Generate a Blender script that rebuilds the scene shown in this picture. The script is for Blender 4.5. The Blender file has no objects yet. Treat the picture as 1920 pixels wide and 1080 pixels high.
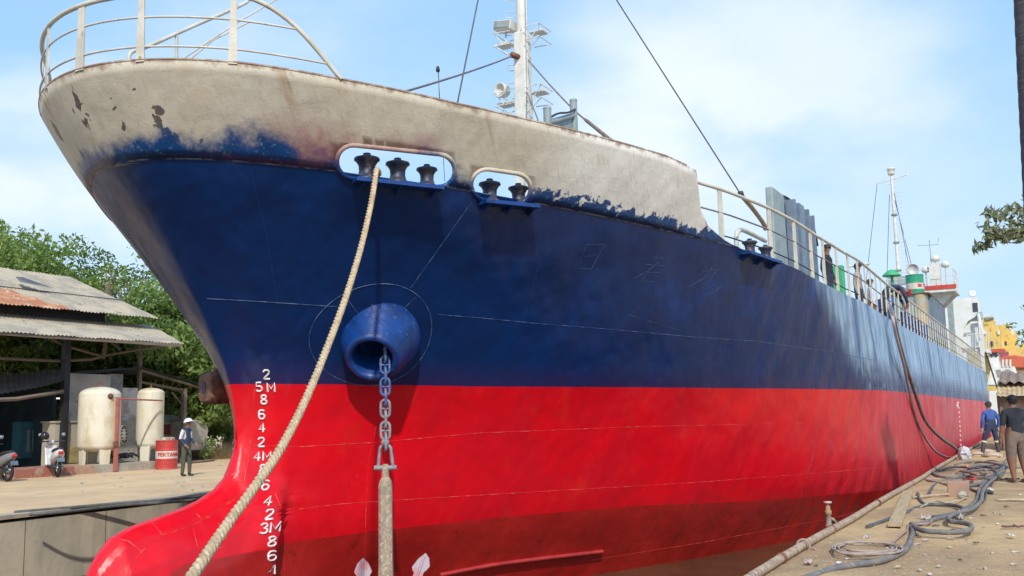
import bpy, bmesh, math, random
import numpy as np
from mathutils import Vector, Matrix, Euler
from mathutils.geometry import delaunay_2d_cdt
random.seed(7); NR = np.random.RandomState(7)
sc = bpy.context.scene
COL = sc.collection
R = math.radians
# ------------------------------------------------------------------ camera
FPX = 1800.0                       # focal length in photo pixels (1920 wide)
CAM = np.array([-9.6, -9.75, 4.56])
AZ = math.atan(996/FPX); PIT = math.atan(241/FPX); RHO = R(1.25)
_fh = np.array([math.cos(AZ), math.sin(AZ), 0]); _rt = np.array([math.sin(AZ), -math.cos(AZ), 0]); _Z = np.array([0, 0, 1.])
_f = _fh*math.cos(PIT)+_Z*math.sin(PIT); _u0 = -_fh*math.sin(PIT)+_Z*math.cos(PIT)
_r = math.cos(RHO)*_rt-math.sin(RHO)*_u0; _u = math.sin(RHO)*_rt+math.cos(RHO)*_u0
cd = bpy.data.cameras.new('camera'); co = bpy.data.objects.new('camera', cd); COL.objects.link(co)
cd.sensor_width = 36; cd.lens = 36*FPX/1920; cd.clip_end = 3000; cd.clip_start = 0.1
co.matrix_world = Matrix(((_r[0], _u[0], -_f[0], CAM[0]), (_r[1], _u[1], -_f[1], CAM[1]), (_r[2], _u[2], -_f[2], CAM[2]), (0, 0, 0, 1)))
sc.camera = co
sc.render.resolution_x = 1024; sc.render.resolution_y = 576
def ray(px, py):
    d = _f+(px-960)/FPX*_r-(py-540)/FPX*_u
    return d/np.linalg.norm(d)
def P(px, py, ax, v):              # a point of the place that lies on a known plane
    i = {'x': 0, 'y': 1, 'z': 2}[ax]; d = ray(px, py); return Vector(CAM+(v-CAM[i])/d[i]*d)
def PD(px, py, D):                 # ... at a known distance
    d = _f+(px-960)/FPX*_r-(py-540)/FPX*_u; return Vector(CAM+d*D)
# ------------------------------------------------------------------ light
SUN_EL = 40.0
_s = np.array([-.82, -.57, 0]); _s /= np.linalg.norm(_s)
SUNDIR = Vector((_s[0]*math.cos(R(SUN_EL)), _s[1]*math.cos(R(SUN_EL)), math.sin(R(SUN_EL))))
W = bpy.data.worlds.new('World'); sc.world = W; W.use_nodes = True
nt = W.node_tree; nt.nodes.clear()
def N(nt, t, **k):
    n = nt.nodes.new(t)
    for a, b in k.items(): setattr(n, a, b)
    return n
out = N(nt, 'ShaderNodeOutputWorld'); bg = N(nt, 'ShaderNodeBackground'); bg.inputs[1].default_value = 0.14
sky = N(nt, 'ShaderNodeTexSky', sky_type='NISHITA', sun_disc=False)
sky.sun_elevation = R(SUN_EL); sky.sun_rotation = math.atan2(SUNDIR.x, SUNDIR.y); sky.air_density = 1.3; sky.dust_density = 2.0; sky.ozone_density = 1.6
tc = N(nt, 'ShaderNodeTexCoord')
nz = N(nt, 'ShaderNodeTexNoise'); nz.inputs['Scale'].default_value = 2.3; nz.inputs['Detail'].default_value = 7; nz.inputs['Roughness'].default_value = .52
mp = N(nt, 'ShaderNodeMapping'); mp.inputs['Scale'].default_value = (1, 1, 2.2); mp.inputs['Location'].default_value = (3.1, .4, .2)
nt.links.new(tc.outputs['Generated'], mp.inputs[0]); nt.links.new(mp.outputs[0], nz.inputs[0])
def M(nt, op, a, b=None, c=None, clamp=False):
    n = N(nt, 'ShaderNodeMath', operation=op, use_clamp=clamp)
    for i, v in enumerate((a, b, c)):
        if v is None: continue
        if isinstance(v, (int, float)): n.inputs[i].default_value = v
        else: nt.links.new(v, n.inputs[i])
    return n.outputs[0]
def mrange(nt, v, a, b, c=0., d=1., smooth=True):
    n = N(nt, 'ShaderNodeMapRange'); n.interpolation_type = 'SMOOTHSTEP' if smooth else 'LINEAR'
    nt.links.new(v, n.inputs[0])
    for i, x in zip((1, 2, 3, 4), (a, b, c, d)): n.inputs[i].default_value = x
    return n.outputs[0]
cl = mrange(nt, nz.outputs[0], .40, .70, 0, .5)
clumps = ((1270, 300, 14, 1.0), (1480, 180, 14, .8), (1700, 330, 12, .45), (1250, 80, 9, .35), (1080, 330, 9, .6), (100, 420, 11, .9), (20, 330, 6, .5), (1650, 620, 13, .35), (760, 240, 8, .15))
for px, py, wd, am in clumps:
    vm = N(nt, 'ShaderNodeVectorMath', operation='DOT_PRODUCT'); nt.links.new(tc.outputs['Generated'], vm.inputs[0]); vm.inputs[1].default_value = tuple(ray(px, py))
    core = mrange(nt, M(nt, 'ADD', vm.outputs['Value'], M(nt, 'MULTIPLY', M(nt, 'SUBTRACT', nz.outputs[0], .5), .05)), math.cos(R(wd)), 1.0, 0, am)
    cl = M(nt, 'MAXIMUM', cl, core)
sx = N(nt, 'ShaderNodeSeparateXYZ'); nt.links.new(tc.outputs['Generated'], sx.inputs[0])
nb = N(nt, 'ShaderNodeTexNoise'); nb.inputs['Scale'].default_value = 4.2; nb.inputs['Detail'].default_value = 8; nb.inputs['Roughness'].default_value = .5; nt.links.new(mp.outputs[0], nb.inputs[0])
cl = M(nt, 'MULTIPLY', cl, mrange(nt, nb.outputs[0], .34, .58, .35, 1.0))
hz = mrange(nt, sx.outputs[2], -.02, .20, .52, 0.0)
cl = M(nt, 'MAXIMUM', cl, hz)
veil = N(nt, 'ShaderNodeMix', data_type='RGBA'); veil.inputs[0].default_value = .72; nt.links.new(sky.outputs[0], veil.inputs[6]); veil.inputs[7].default_value = (2.25, 4.0, 6.35, 1)
mx = N(nt, 'ShaderNodeMix', data_type='RGBA'); nt.links.new(cl, mx.inputs[0]); nt.links.new(veil.outputs[2], mx.inputs[6]); mx.inputs[7].default_value = (5.0, 5.5, 6.1, 1)
nt.links.new(mx.outputs[2], bg.inputs[0]); nt.links.new(bg.outputs[0], out.inputs[0])
sl = bpy.data.lights.new('sun', 'SUN'); sl.energy = 2.75; sl.angle = R(1.5); sl.color = (1, .95, .86)
so = bpy.data.objects.new('sun', sl); COL.objects.link(so); so.rotation_euler = (-SUNDIR).to_track_quat('-Z', 'Y').to_euler()
sc.view_settings.view_transform = 'Standard'; sc.view_settings.look = 'None'; sc.view_settings.exposure = .40; sc.view_settings.gamma = 1
try: sc.cycles.max_bounces = 6
except Exception: pass
# ------------------------------------------------------------------ helpers
class MB:
    def __init__(s): s.v = []; s.f = []; s.m = []; s.sm = []
    def add(s, vs, fs, m=0, smooth=False):
        o = len(s.v); s.v += [tuple(v) for v in vs]; s.f += [tuple(i+o for i in f) for f in fs]; s.m += [m]*len(fs); s.sm += [smooth]*len(fs); return s
    def box(s, c, d, rot=None, m=0, taper=(1, 1)):
        c = Vector(c); q = []
        for z in (-1, 1):
            tx, ty = taper if z > 0 else (1, 1)
            for x, y in ((-1, -1), (1, -1), (1, 1), (-1, 1)): q.append(Vector((x*d[0]/2*tx, y*d[1]/2*ty, z*d[2]/2)))
        if rot is not None:
            rm = rot if isinstance(rot, Matrix) else Euler(rot).to_matrix(); q = [rm@v for v in q]
        return s.add([c+v for v in q], [(3, 2, 1, 0), (4, 5, 6, 7), (0, 1, 5, 4), (1, 2, 6, 5), (2, 3, 7, 6), (3, 0, 4, 7)], m)
    def tube(s, pts, r, n=8, m=0, closed=False, cap=True, flat=None):
        pts = [Vector(p) for p in pts]; k = len(pts); rs = r if hasattr(r, '__len__') else [r]*k
        vs = []; up = None
        for i, p in enumerate(pts):
            if closed: t = pts[(i+1) % k]-pts[i-1]
            else: t = pts[min(i+1, k-1)]-pts[max(i-1, 0)]
            if t.length < 1e-9: t = Vector((0, 0, 1))
            t.normalize()
            if up is None: up = Vector((0, 0, 1)) if abs(t.z) < .9 else Vector((1, 0, 0))
            a = t.cross(up)
            if a.length < 1e-6: a = t.cross(Vector((1, 0.1, 0)))
            a.normalize(); b = a.cross(t).normalized(); up = b
            for j in range(n):
                an = 2*math.pi*j/n; vs.append(p+a*math.cos(an)*rs[i]+b*math.sin(an)*rs[i]*(flat or 1))
        fs = []
        for i in range(k if closed else k-1):
            i2 = (i+1) % k
            for j in range(n): fs.append((i*n+j, i*n+(j+1) % n, i2*n+(j+1) % n, i2*n+j))
        s.add(vs, fs, m, n > 5)
        if cap and not closed: s.add(vs[:n], [tuple(range(n))[::-1]], m); s.add(vs[-n:], [tuple(range(n))], m)
        return s
    def lathe(s, prof, c=(0, 0, 0), ax=(0, 0, 1), n=20, m=0, smooth=True):
        ax = Vector(ax).normalized(); q = ax.to_track_quat('Z', 'Y'); c = Vector(c); vs = []
        for r_, z in prof:
            for j in range(n):
                a = 2*math.pi*j/n; vs.append(c+q@Vector((r_*math.cos(a), r_*math.sin(a), z)))
        fs = [(i*n+j, i*n+(j+1) % n, (i+1)*n+(j+1) % n, (i+1)*n+j) for i in range(len(prof)-1) for j in range(n)]
        return s.add(vs, fs, m, smooth)
    def prism(s, poly, ext, m=0):   # polygon (3-D points) pushed along a vector
        k = len(poly); a = [Vector(p) for p in poly]; b = [p+Vector(ext) for p in a]
        return s.add(a+b, [tuple(range(k))[::-1], tuple(range(k, 2*k))]+[(i, (i+1) % k, k+(i+1) % k, k+i) for i in range(k)], m)
    def build(s, name, mats, parent=None, loc=None, bevel=0, recalc=True):
        me = bpy.data.meshes.new(name); me.from_pydata(s.v, [], s.f)
        if not isinstance(mats, (list, tuple)): mats = [mats]
        for m in mats: me.materials.append(m)
        me.polygons.foreach_set('material_index', s.m); me.polygons.foreach_set('use_smooth', s.sm); me.update()
        if recalc:
            bm = bmesh.new(); bm.from_mesh(me); bmesh.ops.recalc_face_normals(bm, faces=bm.faces)
            bm.to_mesh(me); bm.free()
        o = bpy.data.objects.new(name, me); COL.objects.link(o)
        if parent is not None:
            o.parent = parent; o.matrix_parent_inverse = Matrix.Identity(4)
            if parent.get('_local'): o['_local'] = 1
            else:                             # geometry given in world coordinates: shift to the parent's origin
                o.location = -parent_origin(parent)
        if loc is not None: o.location = loc
        if bevel:
            b = o.modifiers.new('bevel', 'BEVEL'); b.width = bevel; b.segments = 2; b.limit_method = 'ANGLE'
        return o
def parent_origin(p):
    t = Vector((0, 0, 0))
    while p is not None: t += p.location; p = p.parent
    return t
def tag(o, label, cat, group=None, kind=None):
    if label: o['label'] = label
    if cat: o['category'] = cat
    if group: o['group'] = group
    if kind: o['kind'] = kind
    return o
def thing(name, label, cat, loc=(0, 0, 0), rz=0, group=None, local=False):
    o = bpy.data.objects.new(name, None); COL.objects.link(o); o.location = loc; o.rotation_euler = (0, 0, rz)
    o.empty_display_size = .2
    if local: o['_local'] = 1
    return tag(o, label, cat, group)
def struct(o): o['kind'] = 'structure'; return o
def dup(o, parent=None):
    c = o.copy(); COL.objects.link(c)
    if parent is not None: c.parent = parent
    for ch in list(o.children): dup(ch, c)
    return c
def spline(pts, n=8, closed=False):
    pts = [Vector(p) for p in pts]; k = len(pts); o = []
    for i in range(k if closed else k-1):
        if closed: p0, p1, p2, p3 = pts[i-1], pts[i], pts[(i+1) % k], pts[(i+2) % k]
        else: p0, p1, p2, p3 = pts[max(i-1, 0)], pts[i], pts[i+1], pts[min(i+2, k-1)]
        for j in range(n):
            t = j/n; o.append(.5*((2*p1)+(p2-p0)*t+(2*p0-5*p1+4*p2-p3)*t*t+(3*p1-p0-3*p2+p3)*t**3))
    if not closed: o.append(pts[-1])
    return o
# ------------------------------------------------------------------ materials
def newmat(name):
    m = bpy.data.materials.new(name); m.use_nodes = True; nt = m.node_tree; nt.nodes.clear()
    o = N(nt, 'ShaderNodeOutputMaterial'); b = N(nt, 'ShaderNodeBsdfPrincipled'); nt.links.new(b.outputs[0], o.inputs[0]); return m, nt, b
def noise(nt, vec, scale, detail=5, rough=.55, dist=0):
    n = N(nt, 'ShaderNodeTexNoise'); n.inputs['Scale'].default_value = scale; n.inputs['Detail'].default_value = detail; n.inputs['Roughness'].default_value = rough; n.inputs['Distortion'].default_value = dist
    if vec is not None: nt.links.new(vec, n.inputs['Vector'])
    return n.outputs[0]
def vmap(nt, vec, sc_=(1, 1, 1), loc=(0, 0, 0)):
    n = N(nt, 'ShaderNodeMapping'); n.inputs['Scale'].default_value = sc_; n.inputs['Location'].default_value = loc; nt.links.new(vec, n.inputs[0]); return n.outputs[0]
def mixc(nt, f, a, b, mode='MIX'):
    n = N(nt, 'ShaderNodeMix', data_type='RGBA', blend_type=mode)
    for i, v in ((0, f), (6, a), (7, b)):
        if isinstance(v, (int, float)): n.inputs[i].default_value = v
        elif isinstance(v, tuple): n.inputs[i].default_value = (*v[:3], 1)
        else: nt.links.new(v, n.inputs[i])
    return n.outputs[2]
def bump(nt, b, h, st=.3, dist=.02, prev=None):
    n = N(nt, 'ShaderNodeBump'); n.inputs['Strength'].default_value = st; n.inputs['Distance'].default_value = dist; nt.links.new(h, n.inputs['Height'])
    if prev is not None: nt.links.new(prev, n.inputs['Normal'])
    nt.links.new(n.outputs[0], b.inputs['Normal']); return n.outputs[0]
def mat(name, c, rough=.6, c2=None, sc_=4, lo=.4, hi=.65, metal=0, bst=.25, bsc=30, bd=.01, stretch=(1, 1, 1), c3=None, sc3=12, lo3=.55, hi3=.68, spec=None, rv=0):
    m, nt, b = newmat(name); t = N(nt, 'ShaderNodeTexCoord').outputs['Object']; tv = vmap(nt, t, stretch)
    if c2 is None: c2 = tuple(x*.72 for x in c)
    col = mixc(nt, mrange(nt, noise(nt, tv, sc_, 8, .62), lo, hi), c, c2)
    if c3 is not None: col = mixc(nt, mrange(nt, noise(nt, vmap(nt, tv, (1, 1, 1), (5, 3, 1)), sc3, 8, .6), lo3, hi3), col, c3)
    nt.links.new(col, b.inputs['Base Color']); b.inputs['Roughness'].default_value = rough; b.inputs['Metallic'].default_value = metal
    if spec is not None: b.inputs['Specular IOR Level'].default_value = spec
    if rv: nt.links.new(mrange(nt, noise(nt, tv, sc_*1.7, 5), .3, .7, rough-rv, rough+rv), b.inputs['Roughness'])
    if bst: bump(nt, b, noise(nt, tv, bsc, 6, .6), bst, bd)
    return m
# ------------------------------------------------------------------ hull surface
HZ = np.array([1.7, 2.75, 4.0, 5.05, 6.0, 7.0, 8.0, 9.3]); BM = 6.2; PP = 1.528
H_S0 = [2.0, 0.45, 0.16, 0.15, -0.47, -1.212, -2.095, -2.747]
H_L = [18.4, 17.1, 16.7, 16.39, 15.86, 15.1, 14.09, 13.07]
H_Q = [1.0, 1.0, 1.114, 1.324, 1.521, 1.706, 1.886, 2.128]
NOSEZ = [0, .5, 1.2, 1.9, 2.4, 2.86, 2.97, 3.11, 3.27, 3.36, 3.43, 3.50, 3.58, 3.72, 3.9, 4.15, 4.5]
NOSES = [-.6, -1.4, -1.95, -2.12, -2.14, -2.10, -2.05, -1.94, -1.76, -1.5, -1.1, -.75, -.46, -.15, .04, .13, .15]
CS = [-2.2, -1.8, -1, 0, 1.3, 2.5, 4.2, 5.5, 6.7, 8.2, 9.3, 10.5, 12.2, 17.8, 35, 66]
CZ = [7.78, 7.76, 7.70, 7.645, 7.59, 7.54, 7.48, 7.44, 7.42, 7.35, 7.27, 7.14, 7.02, 6.91, 6.89, 6.78]
AS = [-2.6, -1.7, -.8, .5, 1.5, 3, 4.2, 4.9, 5.2, 5.25, 5.4, 5.8, 6.3, 6.78]
AZT = [8.77, 8.72, 8.64, 8.56, 8.53, 8.51, 8.49, 8.42, 8.38, 8.05, 7.87, 7.64, 7.5, 7.42]
DS = [-3, 0, 3, 8, 18, 66]; DZ = [5.1, 5.08, 5.02, 5.0, 5.0, 4.80]
ES = [-2.2, -.5, .5, 1.0, 2.0, 3.0, 5, 7.5, 10.5, 14, 17.4, 23, 66]; EZ = [2.42, 2.62, 2.74, 2.80, 2.84, 2.86, 2.89, 2.86, 2.72, 2.60, 2.52, 2.55, 2.5]
zC = lambda S: np.interp(S, CS, CZ)
zA = lambda S: np.interp(S, AS, AZT)
zD = lambda S: np.interp(S, DS, DZ)
zE = lambda S: np.interp(S, ES, EZ)
_g = np.arange(-2, 13, .05)
def _smooth(v):                    # fair the section tables so the plating has no knuckle at the table heights
    y = np.interp(_g, HZ, v)
    lo = _g < HZ[0]; hi = _g > HZ[-1]
    y[lo] = v[0]+(_g[lo]-HZ[0])*(v[1]-v[0])/(HZ[1]-HZ[0])*.6; y[hi] = v[-1]+(_g[hi]-HZ[-1])*(v[-1]-v[-2])/(HZ[-1]-HZ[-2])
    k = np.ones(21)/21
    for _ in range(2): y = np.convolve(np.pad(y, 10, 'edge'), k, 'valid')
    return y
_S0, _L, _Q = _smooth(H_S0), _smooth(H_L), _smooth(H_Q)
def nose(z):
    return np.where(z < 4.3, np.interp(z, NOSEZ, NOSES), np.minimum(np.interp(z, _g, _S0), .15))
def half(S, z):
    S = np.asarray(S, float); z = np.asarray(z, float)
    s0 = np.interp(z, _g, _S0); L = np.interp(z, _g, _L); q = np.maximum(np.interp(z, _g, _Q), 1)
    t = np.clip((S-s0)/L, 0, 1); m = BM*(1-(1-t)**PP)**(1/q)
    w = np.interp(S, [-2.15, -2.07, -1.80, -1.30, -.5, .3], [0, .24, .41, .53, .59, .60])
    wf = np.interp(z, [2.9, 3.15, 3.45, 3.8, 4.2, 4.6, 5.2], [1, .96, .8, .45, .24, .16, 0])
    top = np.where(S > .13, 4.15+(S-.13)*4, np.interp(S, NOSES[5:-1], NOSEZ[5:-1])); d = top-z
    sec = np.interp(d, [0, .012, .05, .12, .42, .8, 1.4, 2.2, 3.2], [0, .16, .34, .50, .80, .94, 1, 1, .6])
    b = w*sec*wf*np.clip((8-S)/7, 0, 1)
    o = np.sqrt(m**2+np.maximum(b, 0)**2)
    aft = np.sqrt(np.clip(1-np.clip((S-61)/6.0, 0, 1)**2, 0, 1)); return o*aft*.999
def hit(px, py):                   # first point where a line of sight meets the hull skin
    d = ray(px, py); t = np.arange(4, 90, .02); Q = CAM+d*t[:, None]
    g = (np.abs(Q[:, 1]) < half(Q[:, 0], Q[:, 2])) & (Q[:, 0] > nose(Q[:, 2]))
    k = np.argmax(g); a, b = t[k-1], t[k]
    for _ in range(12):
        c = (a+b)/2; q = CAM+d*c
        if abs(q[1]) < half(q[0], q[2]) and q[0] > nose(q[2]): b = c
        else: a = c
    return Vector(CAM+d*a)
def onhull(S, z, side=-1, off=0.0):
    p = Vector((S, side*float(half(S, z)), z)); return p+hull_n(S, z, side)*off if off else p
def hull_n(S, z, side=-1):
    e = .03; a = Vector((2*e, side*float(half(S+e, z)-half(S-e, z)), 0)); b = Vector((0, side*float(half(S, z+e)-half(S, z-e)), 2*e))
    n = a.cross(b).normalized(); return n if n.y*side > 0 else -n
def hull_attrs(o):
    me = o.data; off = parent_origin(o); k = len(me.vertices); c = np.empty(k*3); me.vertices.foreach_get('co', c); c = c.reshape(-1, 3)+np.array(off)
    for nm, val in (('hc', c[:, 2]-zC(c[:, 0])), ('hd', c[:, 2]-zD(c[:, 0])), ('he', c[:, 2]-zE(c[:, 0])), ('ha', zA(c[:, 0])-c[:, 2]), ('hu', np.sign(c[:, 1])*np.hypot(c[:, 0]-nose(c[:, 2]), c[:, 1]))):
        a = me.attributes.new(nm, 'FLOAT', 'POINT'); a.data.foreach_set('value', val.astype(np.float32))
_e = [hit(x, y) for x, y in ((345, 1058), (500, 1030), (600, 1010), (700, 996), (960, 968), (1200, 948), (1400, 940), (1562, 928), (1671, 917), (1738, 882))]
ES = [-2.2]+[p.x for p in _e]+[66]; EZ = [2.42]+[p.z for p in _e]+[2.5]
# ------------------------------------------------------------------ hull paint
def hull_paint():
    m, nt, b = newmat('hull_paint'); L = nt.links.new
    def at(n): a = N(nt, 'ShaderNodeAttribute'); a.attribute_name = n; return a.outputs['Fac']
    pos = N(nt, 'ShaderNodeTexCoord').outputs['Object']; sp = N(nt, 'ShaderNodeSeparateXYZ'); L(pos, sp.inputs[0]); X, Y, Z = sp.outputs
    hc, hd, he, ha = at('hc'), at('hd'), at('he'), at('ha')
    nl = noise(nt, pos, .9, 6, .6); nm_ = noise(nt, pos, 5, 8, .65); nf = noise(nt, pos, 22, 6, .6)
    cs = N(nt, 'ShaderNodeCombineXYZ'); L(at('hu'), cs.inputs[0]); L(M(nt, 'MULTIPLY', Z, .16), cs.inputs[2])
    stk = noise(nt, cs.outputs[0], 5.5, 6, .65); stk2 = noise(nt, cs.outputs[0], 1.6, 4, .6); stf = noise(nt, cs.outputs[0], 24, 4, .6)
    # red topcoat with patches rolled on at different times
    red = mixc(nt, mrange(nt, nl, .35, .7), (.72, .0035, .012), (.60, .003, .014))
    red = mixc(nt, M(nt, 'MULTIPLY', mrange(nt, noise(nt, vmap(nt, pos, (1, 1, .6), (7, 2, 1)), 2.2, 8, .7), .53, .70), .5), red, (.66, .022, .016))
    red = mixc(nt, mrange(nt, stk2, .60, .8, 0, .22), red, (.36, .006, .016)); red = mixc(nt, M(nt, 'MULTIPLY', mrange(nt, noise(nt, vmap(nt, pos, (1, 1, 1), (1, 8, 3)), 7, 8, .75), .66, .72), .5), red, (.70, .09, .06))
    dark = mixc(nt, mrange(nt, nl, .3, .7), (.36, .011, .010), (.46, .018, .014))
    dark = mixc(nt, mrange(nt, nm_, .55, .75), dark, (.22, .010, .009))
    blue = mixc(nt, mrange(nt, nl, .35, .65), (.0022, .030, .135), (.0016, .020, .100))
    blue = mixc(nt, M(nt, 'MULTIPLY', mrange(nt, noise(nt, vmap(nt, pos, (1, 1, 1), (3, 1, 9)), .55, 5, .6), .55, .75), .7), blue, (.003, .055, .27))
    # red dust of overspray low on the blue
    blue = mixc(nt, M(nt, 'MULTIPLY', mrange(nt, M(nt, 'ADD', hd, M(nt, 'MULTIPLY', nm_, .35)), .15, .62, .85, 0), .55), blue, (.045, .010, .052))
    blue = mixc(nt, M(nt, 'MULTIPLY', mrange(nt, X, 3.5, 8), mrange(nt, nl, .4, .62, 0, .32)), blue, (.016, .046, .125))
    # grazing sky glare aft, painted into the colour as pale streaks running down
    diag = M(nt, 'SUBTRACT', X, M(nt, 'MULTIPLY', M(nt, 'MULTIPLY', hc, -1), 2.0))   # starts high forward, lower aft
    glare = mrange(nt, M(nt, 'ADD', diag, M(nt, 'MULTIPLY', stk, 1.2)), 10.3, 11.8)
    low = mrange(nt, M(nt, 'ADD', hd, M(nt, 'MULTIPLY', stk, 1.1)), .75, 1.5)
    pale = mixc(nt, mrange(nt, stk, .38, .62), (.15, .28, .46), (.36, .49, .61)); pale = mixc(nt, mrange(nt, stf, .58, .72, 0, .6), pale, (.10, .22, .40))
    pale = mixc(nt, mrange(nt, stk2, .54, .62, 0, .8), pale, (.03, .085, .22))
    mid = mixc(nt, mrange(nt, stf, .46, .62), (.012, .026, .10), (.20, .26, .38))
    bl2 = mixc(nt, M(nt, 'MULTIPLY', glare, 1.0), blue, mixc(nt, low, mid, pale))
    red_glare = mrange(nt, M(nt, 'ADD', X, M(nt, 'MULTIPLY', stk, 3)), 11, 20, 0, .42)  # pinkish glare painted over the red, stronger towards the stern
    red2 = mixc(nt, red_glare, red, mixc(nt, mrange(nt, stf, .4, .65), (.46, .055, .075), (.56, .16, .18)))
    # bulwark: weathered cream
    gry = mixc(nt, mrange(nt, stk, .3, .7), (.54, .48, .375), (.58, .52, .42)); gry = mixc(nt, mrange(nt, nl, .4, .7, 0, .75), gry, (.62, .58, .50))
    gry = mixc(nt, mrange(nt, X, 1.4, 2.8, 0, .8), gry, (.74, .73, .69))
    gry = mixc(nt, mrange(nt, stf, .52, .70, 0, .42), gry, (.42, .35, .26))
    gry = mixc(nt, mrange(nt, M(nt, 'ADD', ha, M(nt, 'MULTIPLY', nm_, -.30)), -.175, -.10, .85, 0), gry, (.20, .11, .07))
    rs = noise(nt, vmap(nt, cs.outputs[0], (1, 1, 1), (11, 0, 0)), 3.2, 5, .6)
    gry = mixc(nt, M(nt, 'MULTIPLY', mrange(nt, rs, .60, .72), mrange(nt, ha, .0, .8, .75, .1)), gry, (.34, .18, .085))
    # chipped patches down to primer at the nose
    ch = M(nt, 'MULTIPLY', mrange(nt, noise(nt, vmap(nt, pos, (1, 1.2, .55), (4.2, 8.3, 2)), 3.1, 8, .6, .4), .635, .65), mrange(nt, X, -2.3, -.9, 1, 0))
    gry = mixc(nt, ch, gry, (.085, .062, .060))
    wob = N(nt, 'ShaderNodeVectorMath', operation='ADD'); L(pos, wob.inputs[0]); nc = N(nt, 'ShaderNodeTexNoise'); nc.inputs['Scale'].default_value = 6; nc.inputs['Detail'].default_value = 7; L(pos, nc.inputs[0])
    w2 = N(nt, 'ShaderNodeVectorMath', operation='MULTIPLY_ADD'); L(nc.outputs['Color'], w2.inputs[0]); w2.inputs[1].default_value = (.34, .34, .34); w2.inputs[2].default_value = (-.17, -.17, -.17); L(w2.outputs[0], wob.inputs[1])
    for px, py, rr in ((209, 180, .035), (222, 205, .05), (232, 232, .055), (298, 205, .075), (294, 228, .065), (312, 243, .07), (330, 256, .06), (378, 262, .05), (248, 178, .03)):
        c_ = hit(px, py); ds = N(nt, 'ShaderNodeVectorMath', operation='DISTANCE'); L(wob.outputs[0], ds.inputs[0]); ds.inputs[1].default_value = tuple(c_)
        gry = mixc(nt, mrange(nt, ds.outputs['Value'], rr, rr*1.12, .95, 0), gry, (.095, .072, .072))
    fine = noise(nt, cs.outputs[0], 60, 3, .6); gry = mixc(nt, mrange(nt, fine, .55, .7, 0, .35), gry, (.36, .30, .22))
    crk = noise(nt, vmap(nt, pos, (1, 1, 1.4), (3, 3, 3)), 3.4, 7, .62, .6); gry = mixc(nt, mrange(nt, M(nt, 'ABSOLUTE', M(nt, 'SUBTRACT', crk, .5)), .0, .006, .55, 0), gry, (.30, .24, .18))
    blot = noise(nt, vmap(nt, pos, (1, 1, 1), (6, 1, 4)), 1.3, 6, .6); gry = mixc(nt, M(nt, 'MULTIPLY', mrange(nt, blot, .5, .7, 0, .4), mrange(nt, X, 1.2, 2.2, 1, .15)), gry, (.50, .41, .26))
    edge = M(nt, 'ADD', M(nt, 'ADD', M(nt, 'MULTIPLY', M(nt, 'SUBTRACT', nl, .5), 1.0), M(nt, 'MULTIPLY', M(nt, 'SUBTRACT', nm_, .5), .35)), mrange(nt, X, -1.6, 2.8, .22, .10))
    tob = mrange(nt, M(nt, 'SUBTRACT', hc, edge), -.13, .12, 1, 0)
    tobs = mrange(nt, M(nt, 'SUBTRACT', hc, M(nt, 'ADD', M(nt, 'MULTIPLY', M(nt, 'SUBTRACT', nm_, .5), .7), .16)), -.02, .02, 1, 0)
    sel = mrange(nt, X, 1.7, 2.3)
    tob = M(nt, 'ADD', M(nt, 'MULTIPLY', tob, M(nt, 'SUBTRACT', 1, sel)), M(nt, 'MULTIPLY', tobs, sel))
    gry = mixc(nt, M(nt, 'MULTIPLY', mrange(nt, M(nt, 'SUBTRACT', hc, edge), -.05, .42, 1, 0), M(nt, 'MULTIPLY', mrange(nt, X, -1.6, -.6), mrange(nt, X, 0.1, .9, 1, 0))), gry, (.27, .10, .11))
    blu3 = mixc(nt, M(nt, 'MULTIPLY', mrange(nt, hc, .0, .1), .8), blue, (.006, .055, .20)); blu3 = mixc(nt, M(nt, 'MULTIPLY', mrange(nt, hc, .0, .05), mrange(nt, nf, .58, .68, 0, .7)), blu3, (.12, .30, .42))
    up = mixc(nt, tob, gry, blu3)
    isup = mrange(nt, hc, -.004, .004)
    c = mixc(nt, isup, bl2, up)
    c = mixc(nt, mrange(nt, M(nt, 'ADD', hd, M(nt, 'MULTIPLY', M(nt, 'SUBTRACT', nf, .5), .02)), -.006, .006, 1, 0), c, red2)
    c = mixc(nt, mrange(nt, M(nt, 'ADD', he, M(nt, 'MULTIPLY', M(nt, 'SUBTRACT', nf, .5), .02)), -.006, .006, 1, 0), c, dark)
    # bead lines of plating: bright scuffed weld on the knuckle
    kn = M(nt, 'MULTIPLY', mrange(nt, M(nt, 'ABSOLUTE', hc), .004, .013, 1, 0), mrange(nt, nm_, .42, .6))
    c = mixc(nt, M(nt, 'MULTIPLY', kn, .75), c, (.30, .38, .46))
    L(c, b.inputs['Base Color'])
    rg = M(nt, 'ADD', mrange(nt, nl, .3, .7, .24, .40), M(nt, 'ADD', M(nt, 'MULTIPLY', M(nt, 'MULTIPLY', isup, M(nt, 'SUBTRACT', 1, tob)), .35), M(nt, 'MULTIPLY', glare, .10)))
    L(rg, b.inputs['Roughness']); b.inputs['Specular IOR Level'].default_value = .4
    # dented plating between frames + orange peel + peeling cream coat
    wv = N(nt, 'ShaderNodeTexWave'); wv.inputs['Scale'].default_value = .42; wv.inputs['Distortion'].default_value = 1.2; wv.inputs['Detail'].default_value = 1; L(pos, wv.inputs[0])
    buck = M(nt, 'ADD', M(nt, 'MULTIPLY', noise(nt, vmap(nt, pos, (1, 1, .7)), .8, 3, .5), 1.6), M(nt, 'MULTIPLY', M(nt, 'MULTIPLY', wv.outputs['Fac'], mrange(nt, X, 9, 14)), .25))
    n1 = bump(nt, b, buck, .75, .11)
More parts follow.
